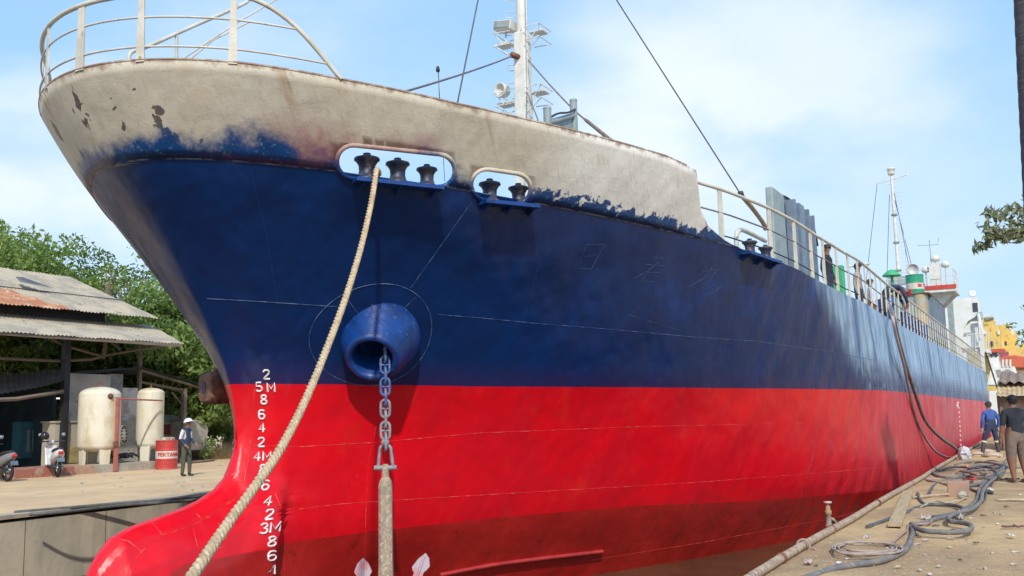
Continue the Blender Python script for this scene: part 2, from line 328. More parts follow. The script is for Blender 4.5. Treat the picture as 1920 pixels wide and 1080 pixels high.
    n2 = bump(nt, b, M(nt, 'ADD', nf, M(nt, 'MULTIPLY', stk, mrange(nt, X, 9, 13, 0, 2.0))), .25, .008, n1)
    pe = mrange(nt, noise(nt, vmap(nt, pos, (1, 1, 2.2)), 2.6, 6, .6, 1.0), .48, .52); pe2 = mrange(nt, noise(nt, vmap(nt, pos, (1, 1, 2.8), (9, 9, 9)), 5.5, 5, .6, 1.2), .56, .58)
    bump(nt, b, M(nt, 'MULTIPLY', M(nt, 'ADD', pe, M(nt, 'ADD', pe2, M(nt, 'MULTIPLY', stk, .5))), isup), .16, .006, n2)
    return m
HP = hull_paint()
white = mat('weathered_white', (.66, .645, .60), .5, (.55, .53, .47), 3, c3=(.36, .22, .12), sc3=9, lo3=.62, hi3=.72)
cream = mat('cream_rail_paint', (.60, .565, .48), .5, (.48, .44, .36), 3, c3=(.30, .16, .08), sc3=8, lo3=.62, hi3=.72)
rust = mat('rusty_iron', (.20, .085, .05), .85, (.11, .05, .035), 6, c3=(.28, .16, .11), sc3=14, bst=.6, bsc=40)
bluep = mat('gloss_blue', (.004, .045, .22), .42, (.003, .028, .13), 3, c3=(.06, .10, .22), sc3=9, lo3=.6, hi3=.66, bst=.6, bsc=9, bd=.015)
blued = mat('worn_dark_blue', (.012, .022, .055), .45, (.05, .045, .06), 6, c3=(.22, .13, .09), sc3=9, lo3=.55, hi3=.7)
redp = mat('gloss_red', (.62, .004, .010), .35, (.5, .003, .012), 3)
weldm = mat('weld_bead_blue', (.02, .06, .16), .35, (.10, .16, .26), 7, lo=.45, hi=.6, bst=.5, bsc=60)
weldr = mat('weld_bead_red', (.62, .02, .02), .4, (.72, .12, .08), 7, lo=.5, hi=.62, bst=.5, bsc=60)
greym = mat('grey_green_steel', (.27, .32, .32), .5, (.20, .25, .25), 3, c3=(.33, .25, .14), sc3=4, lo3=.6, hi3=.75)
greyb = mat('blue_grey_steel', (.17, .22, .28), .45, (.12, .16, .22), 3, c3=(.25, .17, .10), sc3=4, lo3=.62, hi3=.75)
darkm = mat('dark_steel', (.03, .03, .035), .6)
wire_m = mat('steel_wire', (.12, .11, .11), .6)
# ------------------------------------------------------------------ the ship
SHIP = thing('cargo_ship', 'blue and red coastal cargo ship moored bow on with cream bulwark and bulbous bow', 'cargo ship', (0, 0, 0))
def build_hull():
    T = np.concatenate([np.linspace(0, 1, 110)**2.0])
    zs = np.concatenate([np.linspace(.2, 2.3, 12), np.arange(2.4, 2.84, .06), np.arange(2.86, 3.8, .022), np.arange(3.82, 4.6, .04), np.arange(4.65, 6.0, .1)])
    ws = np.linspace(0, 1, 16)
    rows = []
    for z in zs: rows.append(('z', z))
    for w in ws: rows.append(('w', w))
    rows_pts = []
    SX = np.linspace(18, 67, 60)
    for k, v in rows:
        z = np.full(T.shape, v if k == 'z' else 6.03)
        zx = np.full(SX.shape, v if k == 'z' else 6.03)
        for _ in range(1 if k == 'z' else 8):
            s0 = nose(z); S = s0+(18-.5-s0)*T
            if k == 'w': z = 6.03+(zC(S)-6.03)*v
        if k == 'w': zx = 6.03+(zC(SX)-6.03)*v
        S = np.r_[S, SX]; z = np.r_[z, zx]; b = half(S, z); b[0] = 0
        rows_pts.append(np.stack([S, b, z], 1))
    A = np.array(rows_pts); nr, nc = A.shape[:2]; m = MB()
    for sd in (-1, 1):
        vs = A.reshape(-1, 3)*np.array([1, sd, 1]); fs = []
        for i in range(nr-1):
            for j in range(nc-1):
                a = i*nc+j; q = (a, a+1, a+nc+1, a+nc); fs.append(q if sd < 0 else q[::-1])
        m.add(vs, fs, 0, True)
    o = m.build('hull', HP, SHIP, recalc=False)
    bm = bmesh.new(); bm.from_mesh(o.data); bmesh.ops.remove_doubles(bm, verts=bm.verts, dist=.0008)
    bmesh.ops.recalc_face_normals(bm, faces=bm.faces)
    for e in bm.edges:
        if len(e.link_faces) == 2 and e.calc_face_angle(0) > (R(6.5) if e.verts[0].co.x < .1 and e.verts[0].co.z < 3.9 else R(20)): e.smooth = False
    bm.to_mesh(o.data); bm.free(); hull_attrs(o)
    return o
hull = build_hull()
# bulwark plate with its two mooring openings, both sides, in one wrapped sheet
def bw_map(a, w):                  # a: signed position along (0 nose), w: 0 deck .. 1 top
    t = abs(a); z = 7.7+w
    for _ in range(8):
        s0 = float(nose(z)); S = s0+(17-s0)*t*t; z = float(zC(S)+(zA(S)-zC(S))*w)
    return Vector((S, math.copysign(float(half(S, z)), a), z))
def bw_inv(p):
    s0 = float(nose(p[2])); t = math.sqrt(max((p[0]-s0)/(17-s0), 0)); c, a = float(zC(p[0])), float(zA(p[0]))
    return (math.copysign(t, p[1]), (p[2]-c)/(a-c))
def capsule(px0, py0, px1, py1, r, n=10):
    d = np.array([px1-px0, py1-py0], float); L_ = np.hypot(*d); d /= L_; nn = np.array([-d[1], d[0]]); o = []
    for i in range(n+1):
        a = math.pi/2+math.pi*i/n; o.append((px0+r*(math.cos(a)*d[0]+math.sin(a)*nn[0]), py0+r*(math.cos(a)*d[1]+math.sin(a)*nn[1])))
    for i in range(n+1):
        a = -math.pi/2+math.pi*i/n; o.append((px1+r*(math.cos(a)*d[0]+math.sin(a)*nn[0]), py1+r*(math.cos(a)*d[1]+math.sin(a)*nn[1])))
    q = []
    for i in range(len(o)):        # refine straights
        a, b = np.array(o[i]), np.array(o[(i+1) % len(o)]); k = max(1, int(np.hypot(*(b-a))/12))
        q += [tuple(a+(b-a)*j/k) for j in range(k)]
    return q
H1 = [hit(x, y) for x, y in capsule(662, 303, 822, 320, 31)]
H2 = [hit(x, y) for x, y in capsule(912, 346, 966, 354, 29)]
def build_bulwark():
    KX = 10.0; amax = math.sqrt((6.74+1.9)/(17+1.9)); pts = []; edges = []
    def loop(l):
        o = len(pts); pts.extend(l); edges.extend([(o+i, o+(i+1) % len(l)) for i in range(len(l))])
    na = 130; nw = 9
    loop([(-amax+2*amax*i/na, 0) for i in range(na)]+[(amax, j/nw) for j in range(nw)]+[(amax-2*amax*i/na, 1) for i in range(na)]+[(-amax, 1-j/nw) for j in range(nw)])
    holes = []
    for H in (H1, H2):
        for sd in (-1, 1):
            l = [bw_inv((p.x, sd*abs(p.y), p.z)) for p in H]; loop(l); holes.append(l)
    for i in range(1, na):
        for j in range(1, nw): pts.append((-amax+2*amax*i/na, j/nw))
    vin = [Vector((a*KX, w)) for a, w in pts]
    vo, _, fo, *_r2 = delaunay_2d_cdt(vin, edges, [], 0, 1e-5)
    def inside(p, l):
        c = False; k = len(l)
        for i in range(k):
            (x1, y1), (x2, y2) = l[i], l[(i+1) % k]
            if (y1 > p[1]) != (y2 > p[1]) and p[0] < (x2-x1)*(p[1]-y1)/(y2-y1)+x1: c = not c
        return c
    fs = []
    for f_ in fo:
        c = (sum(vo[i][0] for i in f_)/len(f_)/KX, sum(vo[i][1] for i in f_)/len(f_))
        if abs(c[0]) > amax or not 0 <= c[1] <= 1 or any(inside(c, h) for h in holes): continue
        fs.append(tuple(f_))
    vs = [bw_map(v[0]/KX, v[1]) for v in vo]
    m = MB(); m.add(vs, fs, 0, True); o = m.build('bulwark', HP, SHIP, recalc=True)
    md = o.modifiers.new('thickness', 'SOLIDIFY'); md.thickness = .022; md.offset = 0
    hull_attrs(o); return o
bulwark = build_bulwark()
def strip(name, pts, r, mt, parent=SHIP, n=6, closed=False, attrs=False, flat=None):
    m = MB(); m.tube(pts, r, n, closed=closed, flat=flat); o = m.build(name, mt, parent, recalc=False)
    if attrs: hull_attrs(o)
    return o
for H in (H1, H2):
    for sd in (-1, 1): strip('opening_rim', [Vector((p.x, sd*abs(p.y), p.z)) for p in H], .034, HP, bulwark, 8, True, True)
top = [bw_map(a, 1) for a in np.linspace(-.603, .603, 200)]
strip('cap_rail', [p+Vector((0, 0, .004)) for p in top], .016, HP, bulwark, 6, False, True)
# deck sheet
def deck():
    m = MB(); S = np.r_[np.linspace(-1.9, 18, 90), np.linspace(19, 66.5, 50)]; vs = []
    for s in S:
        z = float(zC(s))-.03; b = float(half(s, z))-.01 if s > nose(z) else .0
        vs += [(s, -max(b, 0), z), (s, max(b, 0), z)]
    m.add(vs, [(2*i, 2*i+2, 2*i+3, 2*i+1) for i in range(len(S)-1)]); m.build('deck', greym, SHIP)
deck()
# weld seams, each traced on the skin
def seam(pix, r=.006, mt=weldm, n=6, name='weld_seam'):
    q = []
    for i in range(len(pix)-1):
        for j in range(n): t = j/n; q.append((pix[i][0]*(1-t)+pix[i+1][0]*t, pix[i][1]*(1-t)+pix[i+1][1]*t))
    q.append(pix[-1]); return strip(name, [hit(*p) for p in q], r, mt, hull, 5)
seam([(388, 560), (480, 565), (585, 572), (640, 576)]); seam([(822, 590), (900, 596), (1000, 606), (1150, 618), (1300, 632), (1420, 640), (1560, 660), (1640, 676)], .005)
seam([(885, 378), (820, 470), (770, 540)], .004); seam([(1180, 590), (1300, 628), (1210, 728)][0:2], .003)
for l in ([(470, 835), (560, 838), (700, 830), (900, 812), (1200, 800), (1560, 792), (1700, 782)], [(560, 955), (640, 945), (760, 937), (960, 925), (1300, 905), (1560, 885), (1665, 876)],
          [(705, 800), (690, 870), (686, 960), (684, 1045)], [(1530, 835), (1495, 950), (1470, 1000)], [(516, 925), (530, 960), (533, 1000), (533, 1070)], [(478, 720), (472, 800), (466, 860), (455, 915), (446, 930)],
          [(446, 930), (415, 950), (362, 985), (330, 995)], [(1000, 1068), (1300, 1020), (1560, 972), (1680, 940)]):
    seam(l, .0045, weldr)
# fender rail low on the side
strip('bilge_rail', spline([hit(x, y)+Vector((0, -.03, -.0)) for x, y in ((822, 1078), (930, 1058), (1040, 1044), (1127, 1034))], 8), .035, mat('faded_red', (.42, .03, .03), .5), hull, 8)
# doubler ring and hawse bell
HB = hit(716, 636); HN = hull_n(HB.x, HB.z)
t1 = HN.cross(Vector((0, 0, 1))).normalized(); t2 = t1.cross(HN).normalized()
def to_hull(p):                    # push a point along x-fixed line to the skin
    q = Vector(p)
    q.y = -float(half(q.x, q.z)); return q
ringc = hit(702, 630)
ring = [to_hull(ringc+t1*.86*math.cos(a)+t2*.80*math.sin(a)) for a in np.linspace(0, 2*math.pi, 73)[:-1]]
strip('doubler_weld', ring, .0065, weldm, hull, 6, True)
for a in (.9, 2.2):
    strip('doubler_weld', [to_hull(ringc+t1*rr*math.cos(a)+t2*rr*.93*math.sin(a)) for rr in np.linspace(.45, .86, 6)], .004, weldm, hull, 5)
def hawse():
    B0 = HB-HN*.15; Mc = PD(698, 673, (np.array(HB)-CAM)@_f-.42); ax = (Mc-B0); L_ = ax.length; ax.normalize()
    q = ax.to_track_quat('Z', 'Y'); m = MB(); n = 48; vs = []
    prof = [(0, .590), (.10, .583), (.12, .578), (.16, .566), (L_*.90, .395), (L_*.95, .383), (L_*.96, .378), (L_*1.0, .365), (L_*1.03, .335), (L_*1.02, .30), (L_*.97, .275), (L_*.55, .25), (L_*.2, .24)]
    e1 = q@Vector((1, 0, 0)); e2 = q@Vector((0, 1, 0))
    for z, r_ in prof:
        for j in range(n):
            a = 2*math.pi*j/n; vs.append(B0+ax*z+(e1*math.cos(a)+e2*math.sin(a))*r_*(1+.0*math.sin(3*a)))
    fs = [(i*n+j, i*n+(j+1) % n, (i+1)*n+(j+1) % n, (i+1)*n+j) for i in range(len(prof)-1) for j in range(n)]
    m.add(vs, fs, 0, True); vb = vs[-n:]; m.add(vb, [tuple(range(n))], 1)
    o = m.build('hawse_pipe', [bluep, darkm], SHIP)
    w = MB()
    for j in (3, 12, 19, 30, 41):
        a = 2*math.pi*j/n; d_ = e1*math.cos(a)+e2*math.sin(a); w.tube([B0+ax*.16+d_*.59, B0+ax*L_*.94+d_*.385], .005, 5)
    w.tube([B0+ax*L_*.94+(e1*math.cos(a)+e2*math.sin(a))*.381 for a in np.linspace(0, 6.28, 49)[:-1]], .006, 5, closed=True)
    w.build('weld_bead', bluep, o)
    return Mc, ax
HM, HAX = hawse()
# ------------------------------------------------------------------ fittings on the ship
cream_rail = cream
def rails_bow():
    h = {}
    def off(a, dz, inw=.0):
        p = bw_map(a, 1); return p+Vector((0, 0, dz))
    ae = bw_inv(hit(640, 156))[0]; aa = np.linspace(ae, -ae, 90)
    top = [off(a, .80 if abs(a) < abs(ae)*.80 else .80*(1-(abs(a)/abs(ae)-.80)/.20)) for a in aa]
    top = [top[0]]+spline(top[::6]+[top[-1]], 5)
    strip('bow_rail', top, .030, cream, SHIP, 8)
    def lim(z): return abs(ae)*(.80+.20*(1-z/.8))
    for z in (.52, .16): strip('bow_rail', [off(a, z) for a in np.linspace(-lim(z), lim(z), 80)], .013, cream, SHIP, 6)
    for px in (437, 265, 150):
        for sd in (1, -1):
            a = bw_inv(hit(px, 122 if px > 200 else 138))[0]*sd
            if px == 150: a *= 1
            p = off(a, 0); n = Vector((p.y, 0, 0)); m = MB(); tg = (off(a+.01, 0)-off(a-.01, 0)).normalized()
            rz = math.atan2(tg.y, tg.x); m.box(p+Vector((0, 0, .38)), (.105, .02, .80), (0, 0, rz), taper=(.62, 1)); m.build('rail_post', cream, SHIP)
rails_bow()
def brace():
    y = .1; Q = lambda *l: [P(a, b, 'y', y) for a, b in l]
    o = strip('deck_brace', spline(Q((243, 128), (242, 106), (250, 96), (275, 88), (360, 50), (452, 10), (470, -4))[0:7], 4), .026, cream, SHIP, 8)
    strip('brace_post', Q((331, 125), (331, 66)), .022, cream, o, 6)
    strip('brace_bar', Q((325, 122), (440, 45), (530, -8)), .013, cream, o, 6); strip('brace_bar', Q((345, 120), (400, 75), (470, 40)), .013, cream, o, 6)
brace()
# mooring rollers standing in the openings, and the ledges that carry them
def roller(pos, s=1.0):
    m = MB(); m.lathe([(0, 0), (.15*s, 0), (.155*s, .03*s), (.115*s, .05*s), (.095*s, .12*s), (.10*s, .19*s), (.125*s, .235*s), (.155*s, .26*s), (.15*s, .285*s), (.09*s, .305*s), (.05*s, .315*s), (.045*s, .345*s), (0, .35*s)], pos, n=24)
    return m.build('mooring_roller', blued, SHIP)
def ledge(p0, p1, name='roller_ledge'):
    a, b = hit(*p0), hit(*p1); d = (b-a).normalized(); n = Vector((d.y, -d.x, 0)).normalized(); n = n if n.y < 0 else -n
    z = Vector((0, 0, 1)); m = MB(); w0, w1, h = .20, -.36, .05
    q = [a+n*w0, b+n*w0, b+n*w1, a+n*w1]; m.prism(q, Vector((0, 0, -h)))
    for t in (.08, .5, .92):
        c = a+(b-a)*t; m.prism([c+n*(w0-.02)-z*h, c+n*-.08-z*h, c+n*-.02-z*.15], d*.015)
    o = m.build(name, bluep, SHIP); return a, b, d, n
def on_ledge(L_, px, py): pass
LA = ledge((660, 337), (822, 354)); LB = ledge((898, 378), (998, 388))
for px, s in ((688, 1.08), (745, 1.03), (801, .92)):
    t = (px-660)/(822-660); p = LA[0]+(LA[1]-LA[0])*t-LA[3]*.02; roller(p, s)
for px, s in ((921, 1.0), (975, .95)):
    t = (px-898)/100; p = LB[0]+(LB[1]-LB[0])*t-LB[3]*.04; roller(p, s)
LC = ledge((1388, 472), (1448, 492))
for t, s in ((.35, .9), (.85, .88)): roller(LC[0]+(LC[1]-LC[0])*t-LC[3]*.03, s)
# mirror-side ledges so that the ship is whole
for L_ in (LA, LB):
    m = MB(); c = (L_[0]+L_[1])/2; c.y = -c.y; d = L_[2].copy(); c.y -= .22; m.box(c, ((L_[1]-L_[0]).length, .36, .05), (0, 0, -math.atan2(d.y, d.x))); m.build('roller_ledge', bluep, SHIP)
# foremast
def foremast():
    root = MB(); b = Vector((8.75, 0, 7.3)); top = P(968, -260, 'y', 0)
    t0 = P(985, 215, 'y', 0)
    pts = [b, Vector((b.x, 0, 11.0)), Vector((8.75, 0, 13.25))]
    root.box(Vector((8.75, 0, 10.2)), (.40, .36, 5.9), taper=(.8, .8)); o = root.build('foremast', white, SHIP, bevel=.03)
    m = MB(); m.tube([Vector((8.75, 0, 13.1)), Vector((8.75, 0, 18.6))], [.13, .09], 14); m.build('mast_pole', white, o)
    def ring_platform(z, name, r_=.42):
        m = MB(); m.box(Vector((8.75, .42, z)), (.34, .36, .03)); m.build(name, white, o); m = MB(); m.box(Vector((8.75, -.42, z+.12)), (.30, .34, .03)); m.build(name, white, o)
        for yy in (-.36, .36):
            m = MB()
            for zz in (z-.08, z+.22):
                m.tube([Vector((8.75-.25, yy*.5, zz)), Vector((8.75-.30, yy*1.6, zz)), Vector((8.75+.30, yy*1.6, zz)), Vector((8.75+.25, yy*.5, zz))], .013, 5)
            m.tube([Vector((8.5, yy*1.6, z-.08)), Vector((8.5, yy*.6, z-.35))], .013, 5); m.tube([Vector((8.5, yy*1.6, z+.22)), Vector((8.5, yy*1.0, z-.08))], .013, 5)
            m.build('guard_hoop', white, o)
    ring_platform(12.95, 'lamp_platform'); ring_platform(11.55, 'lamp_platform')
    for i in range(11):
        m = MB(); z = 10.2+i*.42
        yy = .17
        m.tube([Vector((8.72, yy, z)), Vector((8.72, yy+.22, z+.03)), Vector((8.72, yy+.20, z+.16)), Vector((8.72, yy, z+.13))], .012, 5); m.build('climbing_rung', white, o)
    m = MB(); m.box(Vector((8.70, .40, 13.38)), (.34, .46, .20), (0.15, 0, 0)); m.box(Vector((8.52, .40, 13.38)), (.03, .40, .15), (0.15, 0, 0), 1); m.tube([Vector((8.7, .4, 13.26)), Vector((8.7, .4, 12.97))], .02, 6); m.build('floodlight', [white, greym], o)
    m = MB(); m.lathe([(0, -.1), (.14, -.1), (.16, .0), (.17, .12), (.15, .13), (.12, .06), (0, .05)], Vector((8.55, .42, 11.82)), (-.9, .2, -.05), 18); m.build('searchlight', white, o)
    m = MB(); m.lathe([(0, -.12), (.06, -.12), (.07, .12), (0, .13)], Vector((8.52, .05, 12.55)), (-1, .3, 0), 12); m.build('mast_lamp', rust, o)
    m = MB(); m.tube(spline([Vector((8.6, -.20, 16.5)), Vector((8.56, -.22, 14.5)), Vector((8.54, -.23, 13.0)), Vector((8.53, -.21, 11)), Vector((8.53, -.2, 9)), Vector((8.53, -.2, 7.6))], 6), .013, 5); m.build('mast_cable', white, o)
foremast()
# wires, all made fast on the ship
def wire(name, a, b, r=.014, sag=.1, mt=wire_m, n=14, parent=SHIP):
    a, b = Vector(a), Vector(b); pts = [a+(b-a)*i/n-Vector((0, 0, sag*4*(i/n)*(1-i/n))) for i in range(n+1)]; return strip(name, pts, r, mt, parent, 6)
wire('forestay', bw_map(-.34, 1)+Vector((.1, .2, .03)), P(958, 106, 'y', 0), .017, .03, mat('forestay_rope', (.16, .13, .14), .8))
sw = mat('stay_wire', (.10, .085, .085), .7)
wire('stay', P(858, 192, 'y', -3.0), P(966, -350, 'y', 0), .012, .0, sw)
wire('pulley_line', P(822, 128, 'y', -1.5), P(826, 260, 'y', -1.5), .006, 0, sw); wire('pulley_line', P(821, 128, 'y', -1.5), P(834, 340, 'y', -1.6), .006, 0, sw)
m = MB(); m.lathe([(0, -.04), (.03, -.04), (.035, 0), (.02, .05), (0, .05)], P(821, 130, 'y', -1.5), n=8); m.build('pulley_block', darkm, SHIP)
wire('stay', P(958, -310, 'y', 0), P(1390, 366, 'y', -5.1), .014, .0, sw)
tan = mat('old_canvas_wrap', (.42, .31, .19), .9, (.28, .18, .10), 12, bst=.6)
strip('stay_wrap', spline([P(1390, 366, 'y', -5.1), P(1412, 392, 'y', -5.05), P(1432, 420, 'y', -5.0), P(1436, 432, 'y', -5.0)], 5), [.03]+[.045]*9+[.05]*5+[.03], tan, SHIP, 8)
m = MB(); m.lathe([(.0, -.06), (.05, -.05), (.06, 0), (.05, .05), (0, .06)], P(1389, 364, 'y', -5.1), (0.5, 0, -1), 10); m.build('shackle', darkm, SHIP)
brn = mat('brown_rope', (.24, .17, .14), .9, (.16, .10, .08), 10, bst=.5)
strip('preventer_rope', spline([P(990, 112, 'y', -.2), P(1030, 158, 'y', -1.2), P(1075, 205, 'y', -2.5), P(1112, 236, 'y', -3.6), P(1152, 268, 'y', -4.4), P(1165, 276, 'y', -4.5)], 6), [.016]*16+[.03]*15, brn, SHIP, 6)
strip('preventer_rope', spline([P(988, 172, 'y', -.2), P(1005, 215, 'y', -1.6), P(1018, 250, 'y', -3.0)], 6), .014, brn, SHIP, 6)
# grey goal-post frame behind the bulwark
def goalpost():
    m = MB(); y = -3.3; a = P(1026, 205, 'y', y); b = P(1075, 190, 'y', y+.1)
    for p in (a, b): m.tube([Vector((p.x, p.y, 7.4)), p], .062, 12); m.lathe([(.066, 0), (.066, .03), (0, .045)], p, n=12)
    c, d = a-Vector((0, 0, .22)), b-Vector((0, 0, .24)); m.tube([c, d], .05, 10)
    c2, d2 = c-Vector((0, 0, .10)), d-Vector((0, 0, .10)); e = (d2-c2)
    m.prism([c2+Vector((0, 0, .08)), d2+Vector((0, 0, .08)), d2-Vector((0, 0, .42)), d2-e*.22-Vector((0, 0, .16)), d2-e*.5-Vector((0, 0, .07)), c2-Vector((0, 0, .06))], Vector((.02, .02, 0)))
    o = m.build('goalpost_frame', greym, SHIP)
    strip('lashing', spline([a-Vector((0, 0, .16)), c+e*.3+Vector((-.05, -.06, .09)), c+e*.7+Vector((-.05, -.06, .06)), b-Vector((0.05, .05, .16))], 6), .018, darkm, o, 6)
goalpost()
# side railing aft of the bulwark
def railing():
    Sp = [6.45, 8.2, 9.3, 10.15]+list(np.arange(10.85, 62, .84)); last = Sp[-1]
    hgt = lambda s: .98
    def rp(s, dz, off=.05, sd=-1): return Vector((s, sd*(float(half(s, zC(s)))-off), float(zC(s))+dz))
    ss = np.r_[np.linspace(5.25, 20, 60), np.linspace(20.5, last, 60)]
    for sd in (-1, 1):
        topz = [rp(s, (hgt(s) if s > 6.4 else hgt(6.4)+(6.4-s)*.0), sd=sd) for s in ss]
        strip('top_rail', topz, .032, cream, SHIP, 8)
        for z, r_ in ((.56, .015), (.16, .013)):
            strip('lower_rail', [rp(s, z, sd=sd) for s in ss if s > (5.7 if z > .5 else 6.4)], r_, mat('rail_bar', (.22, .17, .19), .6) if (z > .5 and sd < 0) else darkm, SHIP, 6)
    posts = Sp if len(Sp) <= 100 else Sp[:100]
    for s in posts:
        m = MB(); p = rp(s, .0); q = rp(s+.1, 0); tg = (q-p).normalized(); rz = math.atan2(tg.y, tg.x)
        m.box(p+Vector((0, 0, .48)), (.16, .022, .98), (0, 0, rz), taper=(.72, 1)); m.build('rail_post', cream, SHIP)
    # pipe bend at the end of the bulwark
    strip('vent_pipe', spline([P(1381, 462, 'y', -5.0), P(1381, 440, 'y', -5.0), P(1390, 431, 'y', -4.95), P(1412, 440, 'y', -4.9), P(1435, 452, 'y', -4.85)], 5), .045, cream, SHIP, 8)
railing()
# ribbed grey breakwater
def breakwater():
    y = -4.85; m = MB()
    prof = [(1437, 352), (1440, 345), (1456, 346), (1461, 356)]
    a0 = P(1437, 348, 'y', y); a1 = P(1462, 350, 'y', y)
    m.box(Vector(((a0.x+a1.x)/2, y-.02, (a0.z+6.9)/2)), (a1.x-a0.x, .16, a0.z-6.9), taper=(.82, 1)); m.build('breakwater_post', greym, SHIP, bevel=.03)
    pts = [(1460, 366), (1475, 372), (1492, 386), (1508, 396), (1516, 408), (1524, 425), (1529, 445), (1532, 462)]
    q = [P(x, yy, 'y', y+.1) for x, yy in pts]; m = MB()
    for i in range(len(q)-1): m.add([q[i], q[i+1], (q[i+1].x, y+.1, 6.9), (q[i].x, y+.1, 6.9), q[i]+Vector((0, .05, 0)), q[i+1]+Vector((0, .05, 0)), Vector((q[i+1].x, y+.15, 6.9)), Vector((q[i].x, y+.15, 6.9))], [(0, 1, 2, 3), (7, 6, 5, 4), (0, 4, 5, 1), (3, 2, 6, 7), (0, 3, 7, 4), (1, 5, 6, 2)])
    o = m.build('breakwater', greyb, SHIP)
    for x in (1478, 1490, 1504, 1514):
        k = np.interp(x, [p[0] for p in pts], [p[1] for p in pts]); p = P(x, k, 'y', y); m = MB(); m.box(Vector((p.x, y-.05, (p.z+6.9)/2)), (.10 if x != 1490 else .5, .22, p.z-6.9-.02)); m.build('stiffener', greyb, o)
    strip('breakwater_rim', [p+Vector((0, -.02, .01)) for p in spline(q, 4)], .022, darkm, o, 6)
breakwater()
# grey trunk, accommodation block and bridge wing
def boxpart(name, x0, x1, y0, y1, z0, z1, mt, parent=SHIP, bevel=0):
    m = MB(); m.box(((x0+x1)/2, (y0+y1)/2, (z0+z1)/2), (abs(x1-x0), abs(y1-y0), abs(z1-z0))); return m.build(name, mt, parent, bevel=bevel)
def aft():
    tk = boxpart('deck_trunk', 32.4, 38.8, -5.7, -4.2, 6.85, 9.15, greym)
    m = MB(); m.tube([Vector((32.55, -5.45, 6.9)), Vector((32.55, -5.45, 9.12))], .27, 16); m.build('corner_column', mat('rust_stained_grey', (.36, .34, .26), .6, (.42, .28, .12), 2.2, .42, .6), tk)
    m = MB(); m.box((35.6, -4.95, 9.17), (6.6, 1.75, .05)); m.build('coaming_top', rust, tk)
    for i in range(9):
        m = MB(); m.box((33.4+i*.64, -5.78, 8.0), (.16, .16, 2.2)); m.build('stiffener', greyb, tk)
    acc = boxpart('accommodation', 46, 56, -3.6, 4.6, 6.8, 10.6, white)
    for i in range(5):
        for sd in (-1, 1):
            m = MB(); m.lathe([(.0, 0), (.19, 0), (.22, .02), (.22, .05), (0, .05)], (47.4+i*1.9, 4.6 if sd > 0 else -3.6, 9.4), (0, sd, 0), 16); m.build('porthole', darkm, acc)
    for i in range(6):
        m = MB(); m.box((45.98, -3.0+i*1.35, 9.9), (.05, .9, .6)); m.build('window', mat('bridge_glass', (.03, .04, .05), .1), acc)
    w = boxpart('bridge_wing', 43.8, 46.6, -6.0, -4.4, 10.42, 10.56, white)
    q = [Vector((44.4, -4.5, 10.42)), Vector((44.4, -5.95, 10.42)), Vector((44.4, -4.7, 9.2)), Vector((44.4, -4.5, 7.0))]
    m = MB(); m.prism(q, Vector((.06, 0, 0))); m.prism([p+Vector((1.6, 0, 0)) for p in q], Vector((.06, 0, 0))); m.box((45.2, -4.45, 9.0), (1.6, .1, 3)); m.build('wing_bracket', white, w)
    m = MB(); m.box((43.8, -5.2, 10.66), (.06, 1.7, .22)); m.build('red_band', mat('red_trim', (.55, .06, .04), .5), w)
    m = MB()
    for z in (.35, .7, 1.05):
        m.tube([Vector((43.85, -2.6, 10.56+z)), Vector((43.85, -5.95, 10.56+z)), Vector((46.5, -5.95, 10.56+z))], .018, 5)
    for p in [(43.85, y) for y in np.arange(-5.95, -2.6, .55)]+[(x, -5.95) for x in (44.5, 45.2, 45.9, 46.5)]: m.tube([Vector((p[0], p[1], 10.5)), Vector((p[0], p[1], 11.61))], .018, 5)
    m.build('wing_rail', white, w)
    boxpart('wing_locker', 44.3, 45.0, -5.3, -4.8, 10.56, 12.0, white, w)
    for x, y, z, r_ in ((44.6, -5.1, 12.25, .26), (45.4, -5.5, 12.0, .22), (44.6, -4.6, 11.7, .2)):
        m = MB(); m.lathe([(0, -.13), (r_*.7, -.12), (r_, -.04), (r_*.9, .1), (r_*.5, .2), (0, .22)], (x, y, z), n=14); m.tube([Vector((x, y, z-.1)), Vector((x, y, 10.6))], .04, 6); m.build('antenna_dome', white, w)
    m = MB(); m.tube([Vector((44.6, -4.9, 12)), Vector((44.6, -4.9, 13.3))], .02, 5); m.tube([Vector((44.6, -4.3, 13.05)), Vector((44.6, -5.3, 13.0)), Vector((44.6, -5.35, 13.35))], .015, 5); m.build('antenna', greym, w)
    # searchlight over the trunk
    m = MB(); c = P(1711, 505, 'y', -4.6); m.lathe([(0, -.1), (.2, -.1), (.28, .05), (.28, .14), (.24, .14), (.2, .06), (0, .05)], c, (-1, -.2, -.1), 18); m.tube([c, Vector((c.x, c.y, 9.1))], .04, 6); m.build('searchlight', mat('lamp_grey', (.5, .52, .52), .35), tk)
    # mainmast
    X, Y = 55.3, -2.0; m = MB(); m.tube([Vector((X, Y, 10.5)), Vector((X, Y, 19.6))], [.13, .085], 12); ms = m.build('mainmast', white, SHIP)
    for z in (15, 16.8, 13.2): m = MB(); m.lathe([(.08, 0), (.19, 0), (.19, .12), (.08, .12)], (X, Y, z), n=12); m.build('mast_bracket', greym, ms)
    m = MB(); m.tube([Vector((X, Y+.95, 19.1)), Vector((X, Y, 19.15)), Vector((X, Y-.95, 19.4))], .035, 6); m.tube([Vector((X, Y+.9, 19.1)), Vector((X, Y, 18.85)), Vector((X, Y-.9, 19.38))], .02, 5); m.tube([Vector((X, Y+.95, 19.0)), Vector((X, Y+.95, 19.25))], .03, 5); m.tube([Vector((X, Y-.95, 19.3)), Vector((X, Y-.95, 19.55))], .03, 5); m.build('yardarm', white, ms)
